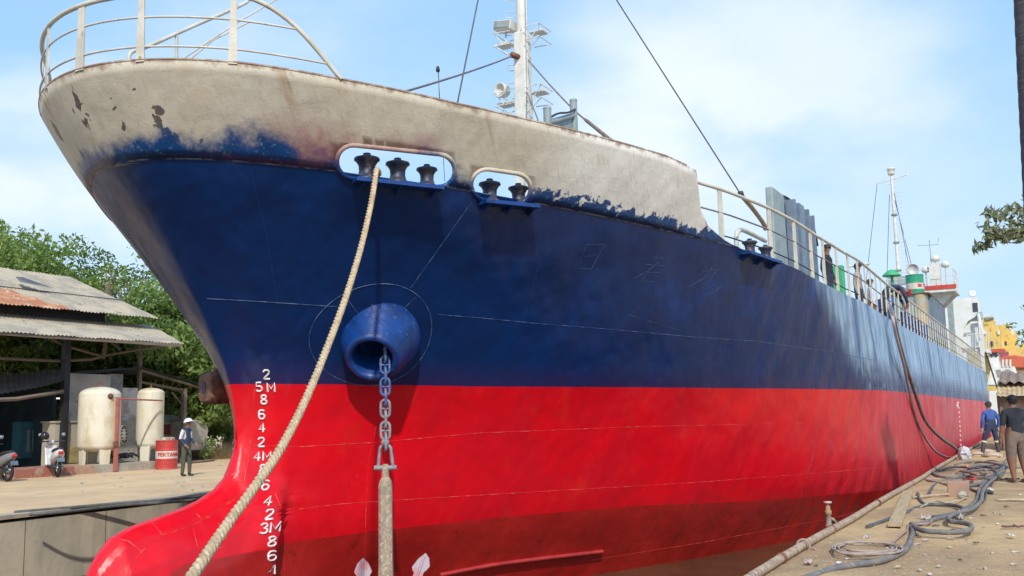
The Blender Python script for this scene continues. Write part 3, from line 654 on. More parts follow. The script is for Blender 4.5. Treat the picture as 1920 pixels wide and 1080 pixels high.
    m = MB(); m.lathe([(0, 0), (.20, 0), (.22, .08), (.22, .32), (.26, .34), (.26, .42), (.12, .48), (0, .5)], (X, Y, 19.5), n=16); m.build('radar_housing', white, ms)
    m = MB()
    for i in range(30): m.tube([Vector((X-.2, Y-.2, 11+i*.25)), Vector((X-.2, Y-.52, 11+i*.25))], .012, 4)
    m.tube([Vector((X-.2, Y-.52, 10.6)), Vector((X-.2, Y-.52, 18.4))], .014, 5); m.build('mast_ladder', white, ms)
    m = MB(); m.box((X-.3, Y, 12.55), (.5, 1.2, .5)); m.build('mast_lamp_box', greym, ms); m = MB(); m.box((X-.3, Y, 10.95), (1.0, 1.2, 1.2), taper=(.5, .5)); m.build('mast_foot', white, ms)
    for a, b in (((X, Y+.9, 19.0), (X-1, Y+2.2, 10.6)), ((X, Y+.2, 18.2), (X-1, Y+.8, 10.6)), ((X, Y-.1, 18.3), (X-.5, Y-1.0, 10.6)), ((X, Y-.1, 17.8), (X-.5, Y-1.3, 10.6))): wire('mast_stay', a, b, .018, 0, sw, 4, ms)
    # white boom resting level and odd gear seen over the rail
    m = MB(); m.tube([P(1588, 500, 'y', -3.2), P(1630, 494, 'y', -3.6)], .05, 8); m.build('cargo_boom', white, SHIP)
    g = mat('green_paint', (.05, .38, .16), .5); m = MB(); c = P(1672, 516, 'y', -3.8); m.lathe([(0, .28), (.18, .22), (.42, 0), (.42, -.05), (0, -.05)], c, n=10); m.tube([c, Vector((c.x, c.y, 6.9))], .06, 8); m.build('vent_hood', g, SHIP)
    for px, py, w_, h_, mt in ((1690, 548, .7, .35, mat('orange_gear', (.70, .12, .05), .5)), (1697, 560, .5, .9, rust), (1560, 500, .0, .0, None)):
        if mt is None: continue
        c = P(px, py, 'y', -4.2); m = MB(); m.lathe([(0, -h_), (w_*.45, -h_), (w_*.5, -h_*.8), (w_*.5, .0), (w_*.4, .05), (0, .05)], c, n=12); m.tube([c, Vector((c.x, c.y, 6.9))], .05, 6); m.build('deck_gear', mt, SHIP)
    gl = MB(); c = P(1572, 520, 'y', -5.0)
    gl.box(Vector((c.x, c.y, (c.z+6.95)/2+.2)), (.25, .3, 1.4)); gl.build('paint_locker', g, SHIP, bevel=.02)
    for i in range(4):
        c = P(1697+i*13, 622+i*9, 'y', -5.95); m = MB(); m.tube([Vector((c.x, -5.95, 6.9)), Vector((c.x, -5.95, 7.55))], .13, 10); m.build('deck_vent', bluep, SHIP)
aft()
# draught marks welded on the bow, each numeral its own raised piece
SEG = {'2': [[(0, .8), (.12, 1), (.5, 1), (.6, .82), (.55, .6), (0, .08), (0, 0), (.62, 0)]], '4': [[(.45, 0), (.45, 1), (0, .32), (.65, .32)]],
       '6': [[(.58, .88), (.42, 1), (.15, 1), (0, .75), (0, .22), (.15, 0), (.45, 0), (.6, .2), (.6, .38), (.45, .56), (.12, .56), (.02, .4)]],
       '8': [[(.3, .54), (.06, .68), (.06, .88), (.2, 1), (.42, 1), (.55, .88), (.55, .68), (.3, .54), (.02, .36), (.0, .15), (.15, 0), (.46, 0), (.6, .15), (.58, .36), (.3, .54)]],
       '5': [[(.56, 1), (.06, 1), (.02, .56), (.4, .6), (.6, .42), (.6, .18), (.42, 0), (.12, 0), (0, .14)]], '3': [[(.02, .88), (.18, 1), (.42, 1), (.58, .85), (.54, .64), (.28, .54), (.58, .42), (.62, .18), (.45, 0), (.15, 0), (0, .14)]],
       'M': [[(-.04, 0), (-.04, 1), (.33, .3), (.7, 1), (.7, 0)]]}
wp = mat('white_mark_paint', (.82, .80, .78), .5, (.74, .70, .68), 20)
def glyph(ch, px, py, hgt=.118, parent=None):
    c = hit(px, py); m = MB(); e = (onhull(c.x+.1, c.z)-onhull(c.x-.1, c.z)).normalized()
    for st in SEG[ch]:
        pts = []
        for x, y in st:
            zz = c.z+(y-.5)*hgt; S = c.x; want = (x-.32)*hgt*1.0; rv = Vector(_rt)
            for _ in range(14): S -= max(-.02, min(.02, ((onhull(S, zz)-c).dot(rv)-want)/max((onhull(S+.01, zz)-onhull(S, zz)).dot(rv)/.01, .3)))
            pts.append(onhull(S, zz, -1, .008))
        m.tube(pts, .0135, 6, flat=.9)
    m.build('draught_mark', wp, hull)
for ch, px, py in (('2', 500, 702), ('5', 486, 725), ('M', 508, 726), ('8', 495, 749), ('6', 491, 777), ('4', 491, 802), ('2', 490, 829), ('4', 482, 856), ('M', 500, 855), ('8', 493, 880), ('6', 498, 910), ('4', 502, 940), ('2', 505, 965), ('3', 495, 991), ('M', 515, 989), ('8', 510, 1015), ('6', 510, 1042), ('4', 511, 1068)):
    glyph(ch, px, py)
# ship's name, outlined in weld bead
NAME = [[(1099, 459), (1134, 459), (1108, 505), (1085, 503), (1099, 459)], [(1096, 481), (1116, 479)], [(1134, 459), (1141, 466)],
        [(1219, 483), (1258, 484)], [(1233, 476), (1229, 490)], [(1252, 473), (1248, 488)], [(1204, 495), (1254, 500)], [(1236, 490), (1215, 508), (1188, 523)], [(1212, 511), (1237, 511), (1225, 528), (1203, 527), (1212, 511)],
        [(1316, 509), (1348, 505)], [(1336, 500), (1322, 520), (1290, 539)], [(1345, 506), (1322, 535), (1320, 553), (1340, 548), (1354, 534)], [(1312, 525), (1326, 535)]]
for l in NAME: seam(l, .0042, mat('name_bead', (.012, .045, .12), .35, (.05, .11, .20), 9), 4, 'name_stroke')
for l in ([(446, 931), (425, 948), (395, 968), (350, 990), (305, 1003)], [(305, 1003), (280, 1018), (262, 1040), (242, 1062)], [(213, 1008), (240, 1014), (266, 1034)], [(286, 980), (304, 1002)], [(368, 963), (380, 975)], [(362, 990), (372, 1030)], [(242, 1062), (245, 1078)]):
    seam(l, .004, weldr)

for l in ([(900, 968), (905, 900), (925, 812)], [(1120, 952), (1130, 870), (1145, 800)], [(1290, 905), (1305, 850), (1325, 790)], [(640, 945), (648, 880), (652, 832)]): seam(l, .003, redp)
for l in ([(980, 604), (1010, 500), (1040, 395)], [(1400, 640), (1420, 560), (1440, 500)], [(470, 320), (500, 440), (520, 566)], [(1560, 660), (1570, 728)]): seam(l, .003, bluep)
# ------------------------------------------------------------------ setting
ZG = 2.96; ZW = 1.7
def ground_mat(name, dark=False):
    m, nt, b = newmat(name); L = nt.links.new; t = N(nt, 'ShaderNodeTexCoord').outputs['Object']
    n1 = noise(nt, t, .35, 7, .6); n2 = noise(nt, t, 2.2, 9, .65); n3 = noise(nt, t, 14, 9, .7); n4 = noise(nt, t, 60, 5, .7)
    c = mixc(nt, mrange(nt, n1, .35, .65), (.66, .46, .265), (.54, .375, .22)) if not dark else mixc(nt, mrange(nt, n1, .38, .62), (.52, .355, .185), (.34, .225, .13))
    c = mixc(nt, mrange(nt, n2, .45, .75, 0, .55 if not dark else .7), c, (.36, .25, .145) if not dark else (.27, .19, .115)); c = mixc(nt, mrange(nt, n3, .50, .75, 0, .6), c, (.55, .44, .29)); c = mixc(nt, mrange(nt, n4, .56, .72, 0, .6), c, (.18, .14, .10))
    sp = noise(nt, vmap(nt, t, (1, 1, 1), (7, 7, 7)), 26, 2, .5); c = mixc(nt, mrange(nt, sp, .73, .76, 0, .7), c, (.60, .56, .50))
    L(c, b.inputs['Base Color']); b.inputs['Roughness'].default_value = .95; b.inputs['Specular IOR Level'].default_value = .2
    x = bump(nt, b, n2, .3, .03); x = bump(nt, b, n3, .5, .015, x); bump(nt, b, n4, .5, .006, x); return m
gl_m = ground_mat('packed_dirt'); gr_m = ground_mat('quay_dirt', True)
def fbm(x, y, s=1.0):
    v = 0; 
    for k, (a, f1, f2, ph) in enumerate(((.5, .9, 1.3, 0), (.3, 2.1, 1.7, 2), (.2, 4.3, 3.9, 5), (.12, 8.7, 9.3, 1), (.08, 17, 15, 3))): v = v+a*np.sin(x*f1*s+ph+1.3*np.sin(y*f2*s*.7+ph))*np.cos(y*f2*s+ph*2+np.sin(x*f1*s*.6))
    return v
def grid(name, xs, ys, zf, mt, edge=None):
    Xg, Yg = np.meshgrid(xs, ys, indexing='ij')
    if edge is not None: Yg = edge(Xg, Yg)
    Zg = zf(Xg, Yg); vs = np.stack([Xg, Yg, Zg], -1).reshape(-1, 3); ny = len(ys)
    me = bpy.data.meshes.new(name); fs = [(i*ny+j, (i+1)*ny+j, (i+1)*ny+j+1, i*ny+j+1) for i in range(len(xs)-1) for j in range(ny-1)]
    me.from_pydata(vs.tolist(), [], fs); me.materials.append(mt); me.polygons.foreach_set('use_smooth', [True]*len(fs)); me.update()
    if me.polygons[0].normal.z < 0: me.flip_normals()
    o = bpy.data.objects.new(name, me); COL.objects.link(o); return struct(o)
qe = lambda X: -7.13+.005*X                       # right quay edge
le = lambda X: 6.72+.05*X                         # left quay edge
far = [-400, -120, -40]
xs = np.r_[-400, -100, -40, -20, np.arange(-12, 30, .16), np.arange(30, 80, .8), 100, 200, 500, 1500]
ys = -np.r_[np.arange(0, 5, .12), np.arange(5, 12, .4), 14, 20, 40, 120, 600, 1500]
sandh = lambda X, Y: ZG+.018*fbm(X, Y, 1.6)+.05*np.exp(-((Y-qe(X)+.55)/.35)**2)*(.6+fbm(X, Y, .9))
grid('quay_ground', xs, ys, lambda X, Y: np.where(Y > qe(X)-.02, ZG, sandh(X, Y)), gr_m, lambda X, Y: Y+qe(X))
xs = np.r_[-400, -100, -40, -20, np.arange(-12, 40, .5), np.arange(40, 100, 2), 140, 300, 1500]
ys = np.r_[np.arange(0, 24, .35), 26, 30, 40, 60, 120, 400, 1500]
grid('yard_ground', xs, ys, lambda X, Y: ZG+.006*fbm(X, Y, .8)+np.where(Y > le(X)+.1, 0, 0), gl_m, lambda X, Y: Y+le(np.clip(X, -100, 200)))
# dock walls
def wallmat():
    m, nt, b = newmat('dock_concrete'); L = nt.links.new; t = N(nt, 'ShaderNodeTexCoord').outputs['Object']; sp = N(nt, 'ShaderNodeSeparateXYZ'); L(t, sp.inputs[0])
    n1 = noise(nt, t, .8, 8, .6); n2 = noise(nt, t, 5, 8, .6); st = noise(nt, vmap(nt, t, (1, 1, .12)), 2.4, 6, .6)
    c = mixc(nt, mrange(nt, n1, .35, .65), (.54, .47, .35), (.42, .38, .29)); c = mixc(nt, mrange(nt, st, .45, .7, 0, .6), c, (.29, .28, .21)); c = mixc(nt, mrange(nt, n2, .55, .75, 0, .5), c, (.36, .31, .24))
    L(c, b.inputs['Base Color']); b.inputs['Roughness'].default_value = .85; bump(nt, b, n2, .5, .02); return m
wm = wallmat()
def dockwall(name, ef, x0, x1, sd, seams):
    root = MB(); n = 30; xs = np.linspace(x0, x1, n); vs = []
    for x in xs: y = ef(x); vs += [(x, y, -1.5), (x, y, ZG-.09), (x, y+sd*.55, ZG-.09), (x, y+sd*.55, -1.5)]
    root.add(vs, [(4*i+k, 4*i+4+k, 4*i+5+k, 4*i+1+k) for i in range(n-1) for k in (0, 1, 2)]); o = root.build(name, wm)
    tag(o, 'concrete dock wall on the far side of the ship, streaked with damp' if sd > 0 else 'concrete dock wall under the near quay with a pipe along its top', 'dock wall')
    m = MB()
    for x in seams: m.box((x, ef(x)-sd*.0, 1.2), (.008, .012, 3.4))
    if seams: m.build('wall_joint', mat('joint_dark', (.10, .095, .08), .9), o)
    if sd > 0:
        m = MB(); xs2 = np.linspace(-8, 30, 20)
        for a, b in zip(xs2[:-1], xs2[1:]): m.box(((a+b)/2, ef((a+b)/2)+.17, ZG+.005), (b-a-.01, .42, .07), (0, 0, .05))
        m.build('coping', mat('coping_concrete', (.42, .36, .27), .9, (.34, .29, .22), 3), o)
dockwall('dock_wall', le, -60, 120, 1, [-3.2, 1.75, 3.55, 5.6, 8]); dockwall('dock_wall', qe, -60, 120, -1, [])
def water():
    m, nt, b = newmat('muddy_water'); L = nt.links.new; t = N(nt, 'ShaderNodeTexCoord').outputs['Object']
    n1 = noise(nt, vmap(nt, t, (1.2, 2.2, 1)), 1.6, 5, .5, .4); n2 = noise(nt, vmap(nt, t, (1, 2, 1)), 9, 4, .5)
    c = mixc(nt, mrange(nt, noise(nt, t, .7, 5), .4, .65), (.085, .060, .032), (.060, .043, .024)); L(c, b.inputs['Base Color']); b.inputs['Roughness'].default_value = .16; b.inputs['Specular IOR Level'].default_value = .3
    x = bump(nt, b, n1, .30, .06); bump(nt, b, n2, .2, .012, x)
    mm = MB(); mm.add([(-1500, -1500, ZW), (1500, -1500, ZW), (1500, 1500, ZW), (-1500, 1500, ZW)], [(0, 1, 2, 3)]); struct(mm.build('water', m, recalc=False))
water()
# ------------------------------------------------------------------ foliage
def leafmat(name, c1, c2, c3):
    m, nt, b = newmat(name); L = nt.links.new; t = N(nt, 'ShaderNodeTexCoord').outputs['Object']
    c = mixc(nt, mrange(nt, noise(nt, t, .9, 4, .6), .38, .62), c1, c2); c = mixc(nt, mrange(nt, noise(nt, t, 6, 3, .6), .48, .70), c, c3)
    L(c, b.inputs['Base Color']); b.inputs['Roughness'].default_value = .6; b.inputs['Specular IOR Level'].default_value = .25
    tr = N(nt, 'ShaderNodeBsdfTranslucent'); L(mixc(nt, .5, c, (.25, .38, .04)), tr.inputs[0]); ms = N(nt, 'ShaderNodeMixShader'); ms.inputs[0].default_value = .33
    L(b.outputs[0], ms.inputs[1]); L(tr.outputs[0], ms.inputs[2]); L(ms.outputs[0], nt.nodes['Material Output'].inputs[0]); return m
LM = [leafmat('leaf_fresh', (.19, .27, .065), (.11, .185, .05), (.32, .38, .12)), leafmat('leaf_pale', (.20, .25, .07), (.12, .19, .05), (.34, .35, .12)), leafmat('leaf_dark', (.085, .145, .04), (.055, .10, .03), (.17, .23, .07))]
bark = mat('bark', (.16, .125, .09), .9, (.10, .08, .06), 6, bst=.7, stretch=(1, 1, .25))
def leaves(cent, rad, nper, size, squash=.75, aspect=.45, fill=.35, droop=0):
    V = []; k = 0
    for (c, r_) in zip(cent, rad):
        n = max(8, int(nper*(r_**2))); d = NR.normal(size=(n, 3)); d /= np.linalg.norm(d, axis=1)[:, None]
        rr = r_*(fill+(1-fill)*NR.rand(n)**.5); p = np.array(c)+d*rr[:, None]*np.array([1, 1, squash])
        a = NR.normal(size=(n, 3)); a += d*.6; a[:, 2] -= droop; a /= np.linalg.norm(a, axis=1)[:, None]; bb = np.cross(a, NR.normal(size=(n, 3))); bb /= np.linalg.norm(bb, axis=1)[:, None]
        s = size*(.6+.8*NR.rand(n))[:, None]; V.append(np.stack([p-a*s, p+bb*s*aspect-a*s*.1, p+a*s, p-bb*s*aspect-a*s*.1], 1))
    V = np.concatenate(V); return V.reshape(-1, 3), np.arange(len(V)*4).reshape(-1, 4)
def tree(name, label, base, h, crown_r, crown_z, lm, group=None, nclump=34, nper=260, leaf=.16, trunk_r=.22, seed=0, open_=0.0, cat='tree', squash=.8, crown_c=None, cr=(.22, .45)):
    rs = np.random.RandomState(seed); base = Vector(base)
    root = thing(name, label, cat, base, 0, group); c0 = Vector(crown_c) if crown_c else Vector((base.x, base.y, base.z+crown_z))
    cen = []; rad = []
    for i in range(nclump):
        d = rs.normal(size=3); d /= np.linalg.norm(d); q = rs.rand()**.45
        cen.append(np.array(c0)+d*q*np.array([crown_r, crown_r, (h-crown_z)*.92])*(1+.18*rs.normal())); rad.append(crown_r*(cr[0]+(cr[1]-cr[0])*rs.rand()))
    V, Fc = leaves(cen, rad, nper/crown_r, leaf, squash, .45, .25)
    me = bpy.data.meshes.new('crown'); me.from_pydata((V-np.array(base)).tolist(), [], Fc.tolist()); me.materials.append(lm); me.update()
    o = bpy.data.objects.new('crown', me); COL.objects.link(o); o.parent = root
    m = MB(); lean = Vector((rs.normal()*.4, rs.normal()*.4, 0)); kn = base+lean*.5+Vector((0, 0, crown_z*.62))
    m.tube(spline([base-Vector((0, 0, .1)), base+lean*.2+Vector((0, 0, crown_z*.3)), kn], 4), [trunk_r*(1-.4*i/8) for i in range(9)], 9)
    for i in range(0, nclump, 2):
        e = Vector(cen[i]); mid = kn.lerp(e, .5)+Vector((0, 0, .25))
        m.tube(spline([kn, mid, e], 3), [trunk_r*.42*(1-.8*j/6)+.01 for j in range(7)], 6)
    m.build('trunk', bark, root); return root
# ------------------------------------------------------------------ hanging gear
iron = mat('worn_anchor_steel', (.36, .27, .19), .8, (.26, .20, .15), 7, c3=(.50, .42, .30), sc3=25, lo3=.5, hi3=.65, bst=.9, bsc=30, bd=.01)
chain_m = mat('painted_chain', (.03, .085, .27), .5, (.09, .13, .25), 9, c3=(.28, .24, .22), sc3=14, lo3=.55, hi3=.68)
chain_g = mat('bare_chain', (.27, .26, .28), .6, (.17, .16, .18), 9, bst=.5)
def link(c, yaw, mt, s=1.0, parent=None, studded=True):
    L_, Wd, r_ = .118*s, .062*s, .0195*s; m = MB(); e = Vector((math.cos(yaw), math.sin(yaw), 0)); z = Vector((0, 0, 1)); pts = []
    for i in range(20):
        a = 2*math.pi*i/20; pts.append(c+e*math.cos(a)*Wd*(1 if abs(math.sin(a)) < .8 else .97)+z*(math.sin(a)*Wd+math.copysign(L_-Wd, math.sin(a)) if abs(math.sin(a)) > .02 else 0))
    m.tube(pts, r_, 8, closed=True)
    if studded: m.tube([c-e*Wd, c+e*Wd], r_*.8, 6)
    return m.build('link', mt, parent)
def anchor_gear():
    D0 = (np.array(HM)-CAM)@_f+.02
    topp = PD(722, 668, D0+.05); x, y = topp.x, topp.y
    ch = thing('anchor_chain', 'stud link anchor chain hanging out of the blue hawse pipe', 'chain', (x, y, topp.z))
    base = PD(727, 828, D0).z; view = math.atan2(_rt[1], _rt[0]); n = 8; pitch = (topp.z+.03-base)/n
    for i in range(n+1):
        link(Vector((x, y, topp.z+.03-pitch*i)), view+(0 if i % 2 else math.pi/2)+(.25 if i % 2 == 0 else -.1), chain_m if i < 5 else chain_g, 1.0, ch)
    an = thing('anchor', 'bare steel stockless anchor hanging from the chain with its long shank upright', 'anchor', (x, y, base-1.9))
    e = Vector((math.cos(view), math.sin(view), 0)); f_ = Vector((-e.y, e.x, 0)); z = Vector((0, 0, 1))
    z1 = PD(728, 893, D0).z; z0 = z1-1.62
    m = MB(); c = Vector((x, y, base-.02)); zz = PD(728, 876, D0).z
    m.tube([Vector((x, y, zz))+e*.10, c+e*.085-z*.18, c+e*.07-z*.06, c+z*.02, c-e*.07-z*.06, c-e*.085-z*.18, Vector((x, y, zz))-e*.10], .024, 8)
    m.tube([Vector((x, y, zz))-e*.15, Vector((x, y, zz))+e*.15], .034, 10); m.build('shackle', chain_g, an)
    m = MB(); m.lathe([(0, -.05), (.05, -.05), (.055, 0), (.05, .05), (0, .05)], c+z*.01, f_, 12); m.build('shackle_pin', chain_g, an)
    m = MB(); sec = [(.062, z1-.05), (.082, z1-.10), (.086, z1-.7), (.09, z0)]
    def ring(w, d, h): return [Vector((x, y, h))+e*a*w+f_*b*d for a, b in ((-1, -.6), (-.6, -1), (.6, -1), (1, -.6), (1, .6), (.6, 1), (-.6, 1), (-1, .6))]
    vs = []
    rr = [(.035, .035, zz+.05), (.045, .05, zz-.02), (.045, .05, z1), (.078, .075, z1-.06), (.086, .08, z1-.1), (.09, .085, z0+.5), (.105, .10, z0)]
    for w, d, h in rr: vs += ring(w, d, h)
    m.add(vs, [(i*8+j, i*8+(j+1) % 8, (i+1)*8+(j+1) % 8, (i+1)*8+j) for i in range(len(rr)-1) for j in range(8)]+[tuple(range(8)), tuple(range(len(vs)-8, len(vs)))]); m.build('shank', iron, an)
    m = MB(); m.box((x, y, z0), (.75, .34, .30), (0, 0, view), taper=(.8, .8)); m.build('crown', iron, an, bevel=.04)
    fl = mat('primed_fluke', (.36, .28, .31), .7, (.42, .17, .19), 4, .5, .62)
    for sd, px in ((-1, 680), (1, 798)):
        tip = PD(px, 1046 if sd < 0 else 1037, D0); m = MB(); b0 = Vector((x, y, z0))+e*sd*.30
        out = [(0, 0), (-.085, -.085), (-.135, -.20), (-.10, -.26), (-.075, -.28), (-.085, -.75), (.085, -.75), (.075, -.28), (.10, -.26), (.135, -.20), (.085, -.085)]
        k = Vector((b0.x-tip.x, b0.y-tip.y, z0-tip.z)).normalized(); pts = [tip+e*a*.9+k*(-b) for a, b in out]
        m.prism(pts, f_*.05); m.tube([tip+k*.05-f_*.0, tip+k*.7-f_*.01], .02, 6); m.build('fluke', fl, an, bevel=.008)
anchor_gear()
def far_anchor():
    Y = 1.05; c = P(409, 728, 'y', Y); o = thing('anchor', 'rust brown anchor head with a square socket stowed on the far bow', 'anchor', (c.x, c.y, c.z))
    ex = Vector((.484, -.875, 0)); ey = Vector((.875, .484, 0)); z = Vector((0, 0, 1)); m = MB()
    def sec(u, w, d, h, dz): return [c+ex*u+ey*a*d+z*(b*h+dz) for a, b in ((-1, -.7), (-.7, -1), (.7, -1), (1, -.7), (1, .7), (.7, 1), (-.7, 1), (-1, .7))]
    _d = _rt*.74+_fh*.67; ex = Vector(_d).normalized(); ey = Vector((-ex.y, ex.x, 0)); R_ = [(-.22, 0, .17, .13, .01), (-.205, 0, .22, .20, .005), (-.10, 0, .24, .245, .01), (.12, 0, .20, .22, -.01), (.35, 0, .14, .12, -.06), (.55, 0, .1, .08, -.1)]
    vs = []
    for r_ in R_: vs += sec(*r_)
    m.add(vs, [(i*8+j, i*8+(j+1) % 8, (i+1)*8+(j+1) % 8, (i+1)*8+j) for i in range(len(R_)-1) for j in range(8)]+[tuple(range(8)), tuple(range(len(vs)-8, len(vs)))], 0)
    m.build('crown', rust, o, bevel=.015)
    m = MB(); m.box(c-ex*.215-ey*.0+z*.01, (.03, .11, .17), (0, 0, math.atan2(ex.y, ex.x))); m.build('socket', darkm, o)
    m = MB(); m.box(c-ex*.02-ey*.03+z*.31, (.12, .07, .17), (0, .15, math.atan2(ex.y, ex.x)), taper=(.6, .8)); m.build('lug', rust, o, bevel=.012)
far_anchor()
hemp = mat('hemp_rope', (.50, .38, .23), .95, (.36, .26, .15), 9, c3=(.62, .52, .36), sc3=30, lo3=.52, hi3=.65, bst=1, bsc=90, bd=.006)
def strands(name, pts, R_, mt, parent=None, pitch=.26, k=3, n=8, fuzz=0):
    pts = [Vector(p) for p in pts]; d = [0]
    for a, b in zip(pts[:-1], pts[1:]): d.append(d[-1]+(b-a).length)
    tot = d[-1]; N_ = int(tot/.028); dd = np.linspace(0, tot, N_); A = np.array([list(p) for p in pts]); C = np.stack([np.interp(dd, d, A[:, i]) for i in range(3)], 1)
    m = MB(); cs = [Vector(c) for c in C]
    for s in range(k):
        q = []
        for i, c in enumerate(cs):
            t = (cs[min(i+1, N_-1)]-cs[max(i-1, 0)]).normalized(); a = t.cross(Vector((0, 0, 1))).normalized(); b = a.cross(t); an = 2*math.pi*(dd[i]/pitch+s/k)
            q.append(c+(a*math.cos(an)+b*math.sin(an))*R_*.50)
        m.tube(q, R_*.60, n)
    rs = random.Random(3)
    for _ in range(fuzz):
        c = cs[rs.randrange(N_)]; v = Vector((rs.gauss(0, 1), rs.gauss(0, 1), rs.gauss(0, 1))).normalized(); w = Vector((rs.gauss(0, 1), rs.gauss(0, 1), rs.gauss(-.3, 1))).normalized()
        m.tube([c+v*R_*.95, c+v*R_*1.1+w*.008, c+v*R_*1.2+w*.018], [.0012, .0009, .0005], 3, cap=False)
    return m.build(name, mt, parent, recalc=False)
def mooring():
    px = [(706, 318), (702, 345), (693, 395), (675, 470), (648, 558), (612, 655), (575, 745), (528, 838), (478, 912), (430, 978), (360, 1080), (300, 1160), (240, 1240)]
    D0 = (np.array(hit(705, 330))-CAM)@_f-.06; n = len(px); w = [28/13., 1]
    t = np.array([0, .035, .10, .2, .32, .45, .57, .70, .80, .88, 1.0, 1.08, 1.15]); D = D0+(5.2-D0)*t
    pts = [PD(x, y, d) for (x, y), d in zip(px, D)]; a0 = LA[0]+(LA[1]-LA[0])*.22
    pts = [a0+Vector((.10, .20, .17)), a0+Vector((.17, .02, .13))]+pts
    o = strands('mooring_rope', spline(pts, 10), .034, hemp, None, .20, 3, 8, 420)
    tag(o, 'thick tan twisted hawser running from the first bow roller down to the quay', 'rope')
    e = pts[-1]; g = thing('quay_bollard', 'rusty quay bollard that holds the tan hawser', 'bollard', (e.x-1.0, -7.5, ZG))
    m = MB(); m.lathe([(0, 0), (.2, 0), (.17, .06), (.14, .12), (.14, .34), (.2, .40), (.18, .46), (0, .48)], (e.x-1.0, -7.5, ZG), n=20); m.build('post', rust, g)
    m = MB(); m.tube([e, Vector((e.x-.5, -6.9, ZG+.35)), Vector((e.x-.9, -7.38, ZG+.28))], .045, 8); m.build('hawser_eye', hemp, o)
mooring()
# ------------------------------------------------------------------ left yard
yard_cream = mat('tank_cream_paint', (.68, .63, .50), .55, (.54, .45, .29), 1.6, .42, .62, c3=(.38, .24, .12), sc3=6, lo3=.66, hi3=.78, stretch=(1, 1, .45))
plaster = mat('stained_plaster', (.50, .47, .42), .9, (.36, .35, .32), 1.1, .4, .6, c3=(.22, .21, .19), sc3=5, lo3=.58, hi3=.72, bst=.5, bsc=12, bd=.02)
zinc = mat('weathered_sheet_roof', (.42, .355, .255), .8, (.30, .26, .205), .9, .42, .6, c3=(.17, .15, .13), sc3=3, lo3=.55, hi3=.75, bst=.2)
rustzinc = mat('rusted_sheet_roof', (.36, .14, .07), .8, (.46, .22, .12), 1.6, .4, .6, c3=(.5, .36, .26), sc3=3, lo3=.56, hi3=.66)
darkzinc = mat('dark_sheet_roof', (.10, .105, .11), .7, (.07, .075, .08), 1.2, c3=(.2, .19, .17), sc3=2, lo3=.55, hi3=.7)
timber = mat('grey_timber', (.20, .15, .11), .85, (.13, .10, .08), 4, stretch=(.3, 1, 1))
blackpost = mat('black_steel_post', (.018, .018, .024), .6)
concrete = mat('old_concrete', (.40, .36, .29), .9, (.30, .27, .22), 1.6, c3=(.20, .18, .15), sc3=7, lo3=.55, hi3=.7, bst=.6, bsc=10, bd=.02)
def corr(name, a, b, c, d, mt, parent, pitch=.15, amp=.022, rows=6, sag=.0, mt2=None, zone=None, ragged=.03):
    """corrugated sheet: a-b along the eave, d-c along the ridge"""
    a, b, c, d = map(Vector, (a, b, c, d)); L_ = (b-a).length; nx = max(6, int(L_/pitch*4)); m = MB(); vs = []; nn = (b-a).cross(d-a).normalized()
    if nn.z < 0: nn = -nn
    for j in range(rows+1):
        v = j/rows
        for i in range(nx+1):
            u = i/nx; p = (a+(b-a)*u)*(1-v)+(d+(c-d)*u)*v; w = math.sin(u*L_/pitch*2*math.pi)*amp
            k = ragged*(.6*math.sin(math.floor(u*L_/.8)*12.9)+.4) if j == 0 else 0
            vs.append(p+nn*(w+.012*math.sin(j*9.1+math.floor(u*L_/.8)*3.3)-sag*math.sin(u*math.pi)*(1-v))-(d-a).normalized()*k)
    fs = []; mi = []
    for j in range(rows):
        for i in range(nx):
            fs.append((j*(nx+1)+i, j*(nx+1)+i+1, (j+1)*(nx+1)+i+1, (j+1)*(nx+1)+i)); mi.append(1 if (zone and zone((i+.5)/nx, (j+.5)/rows)) else 0)
    m.v = vs; m.f = fs; m.m = mi; m.sm = [True]*len(fs)
    return m.build(name, [mt, mt2 or mt], parent, recalc=False)
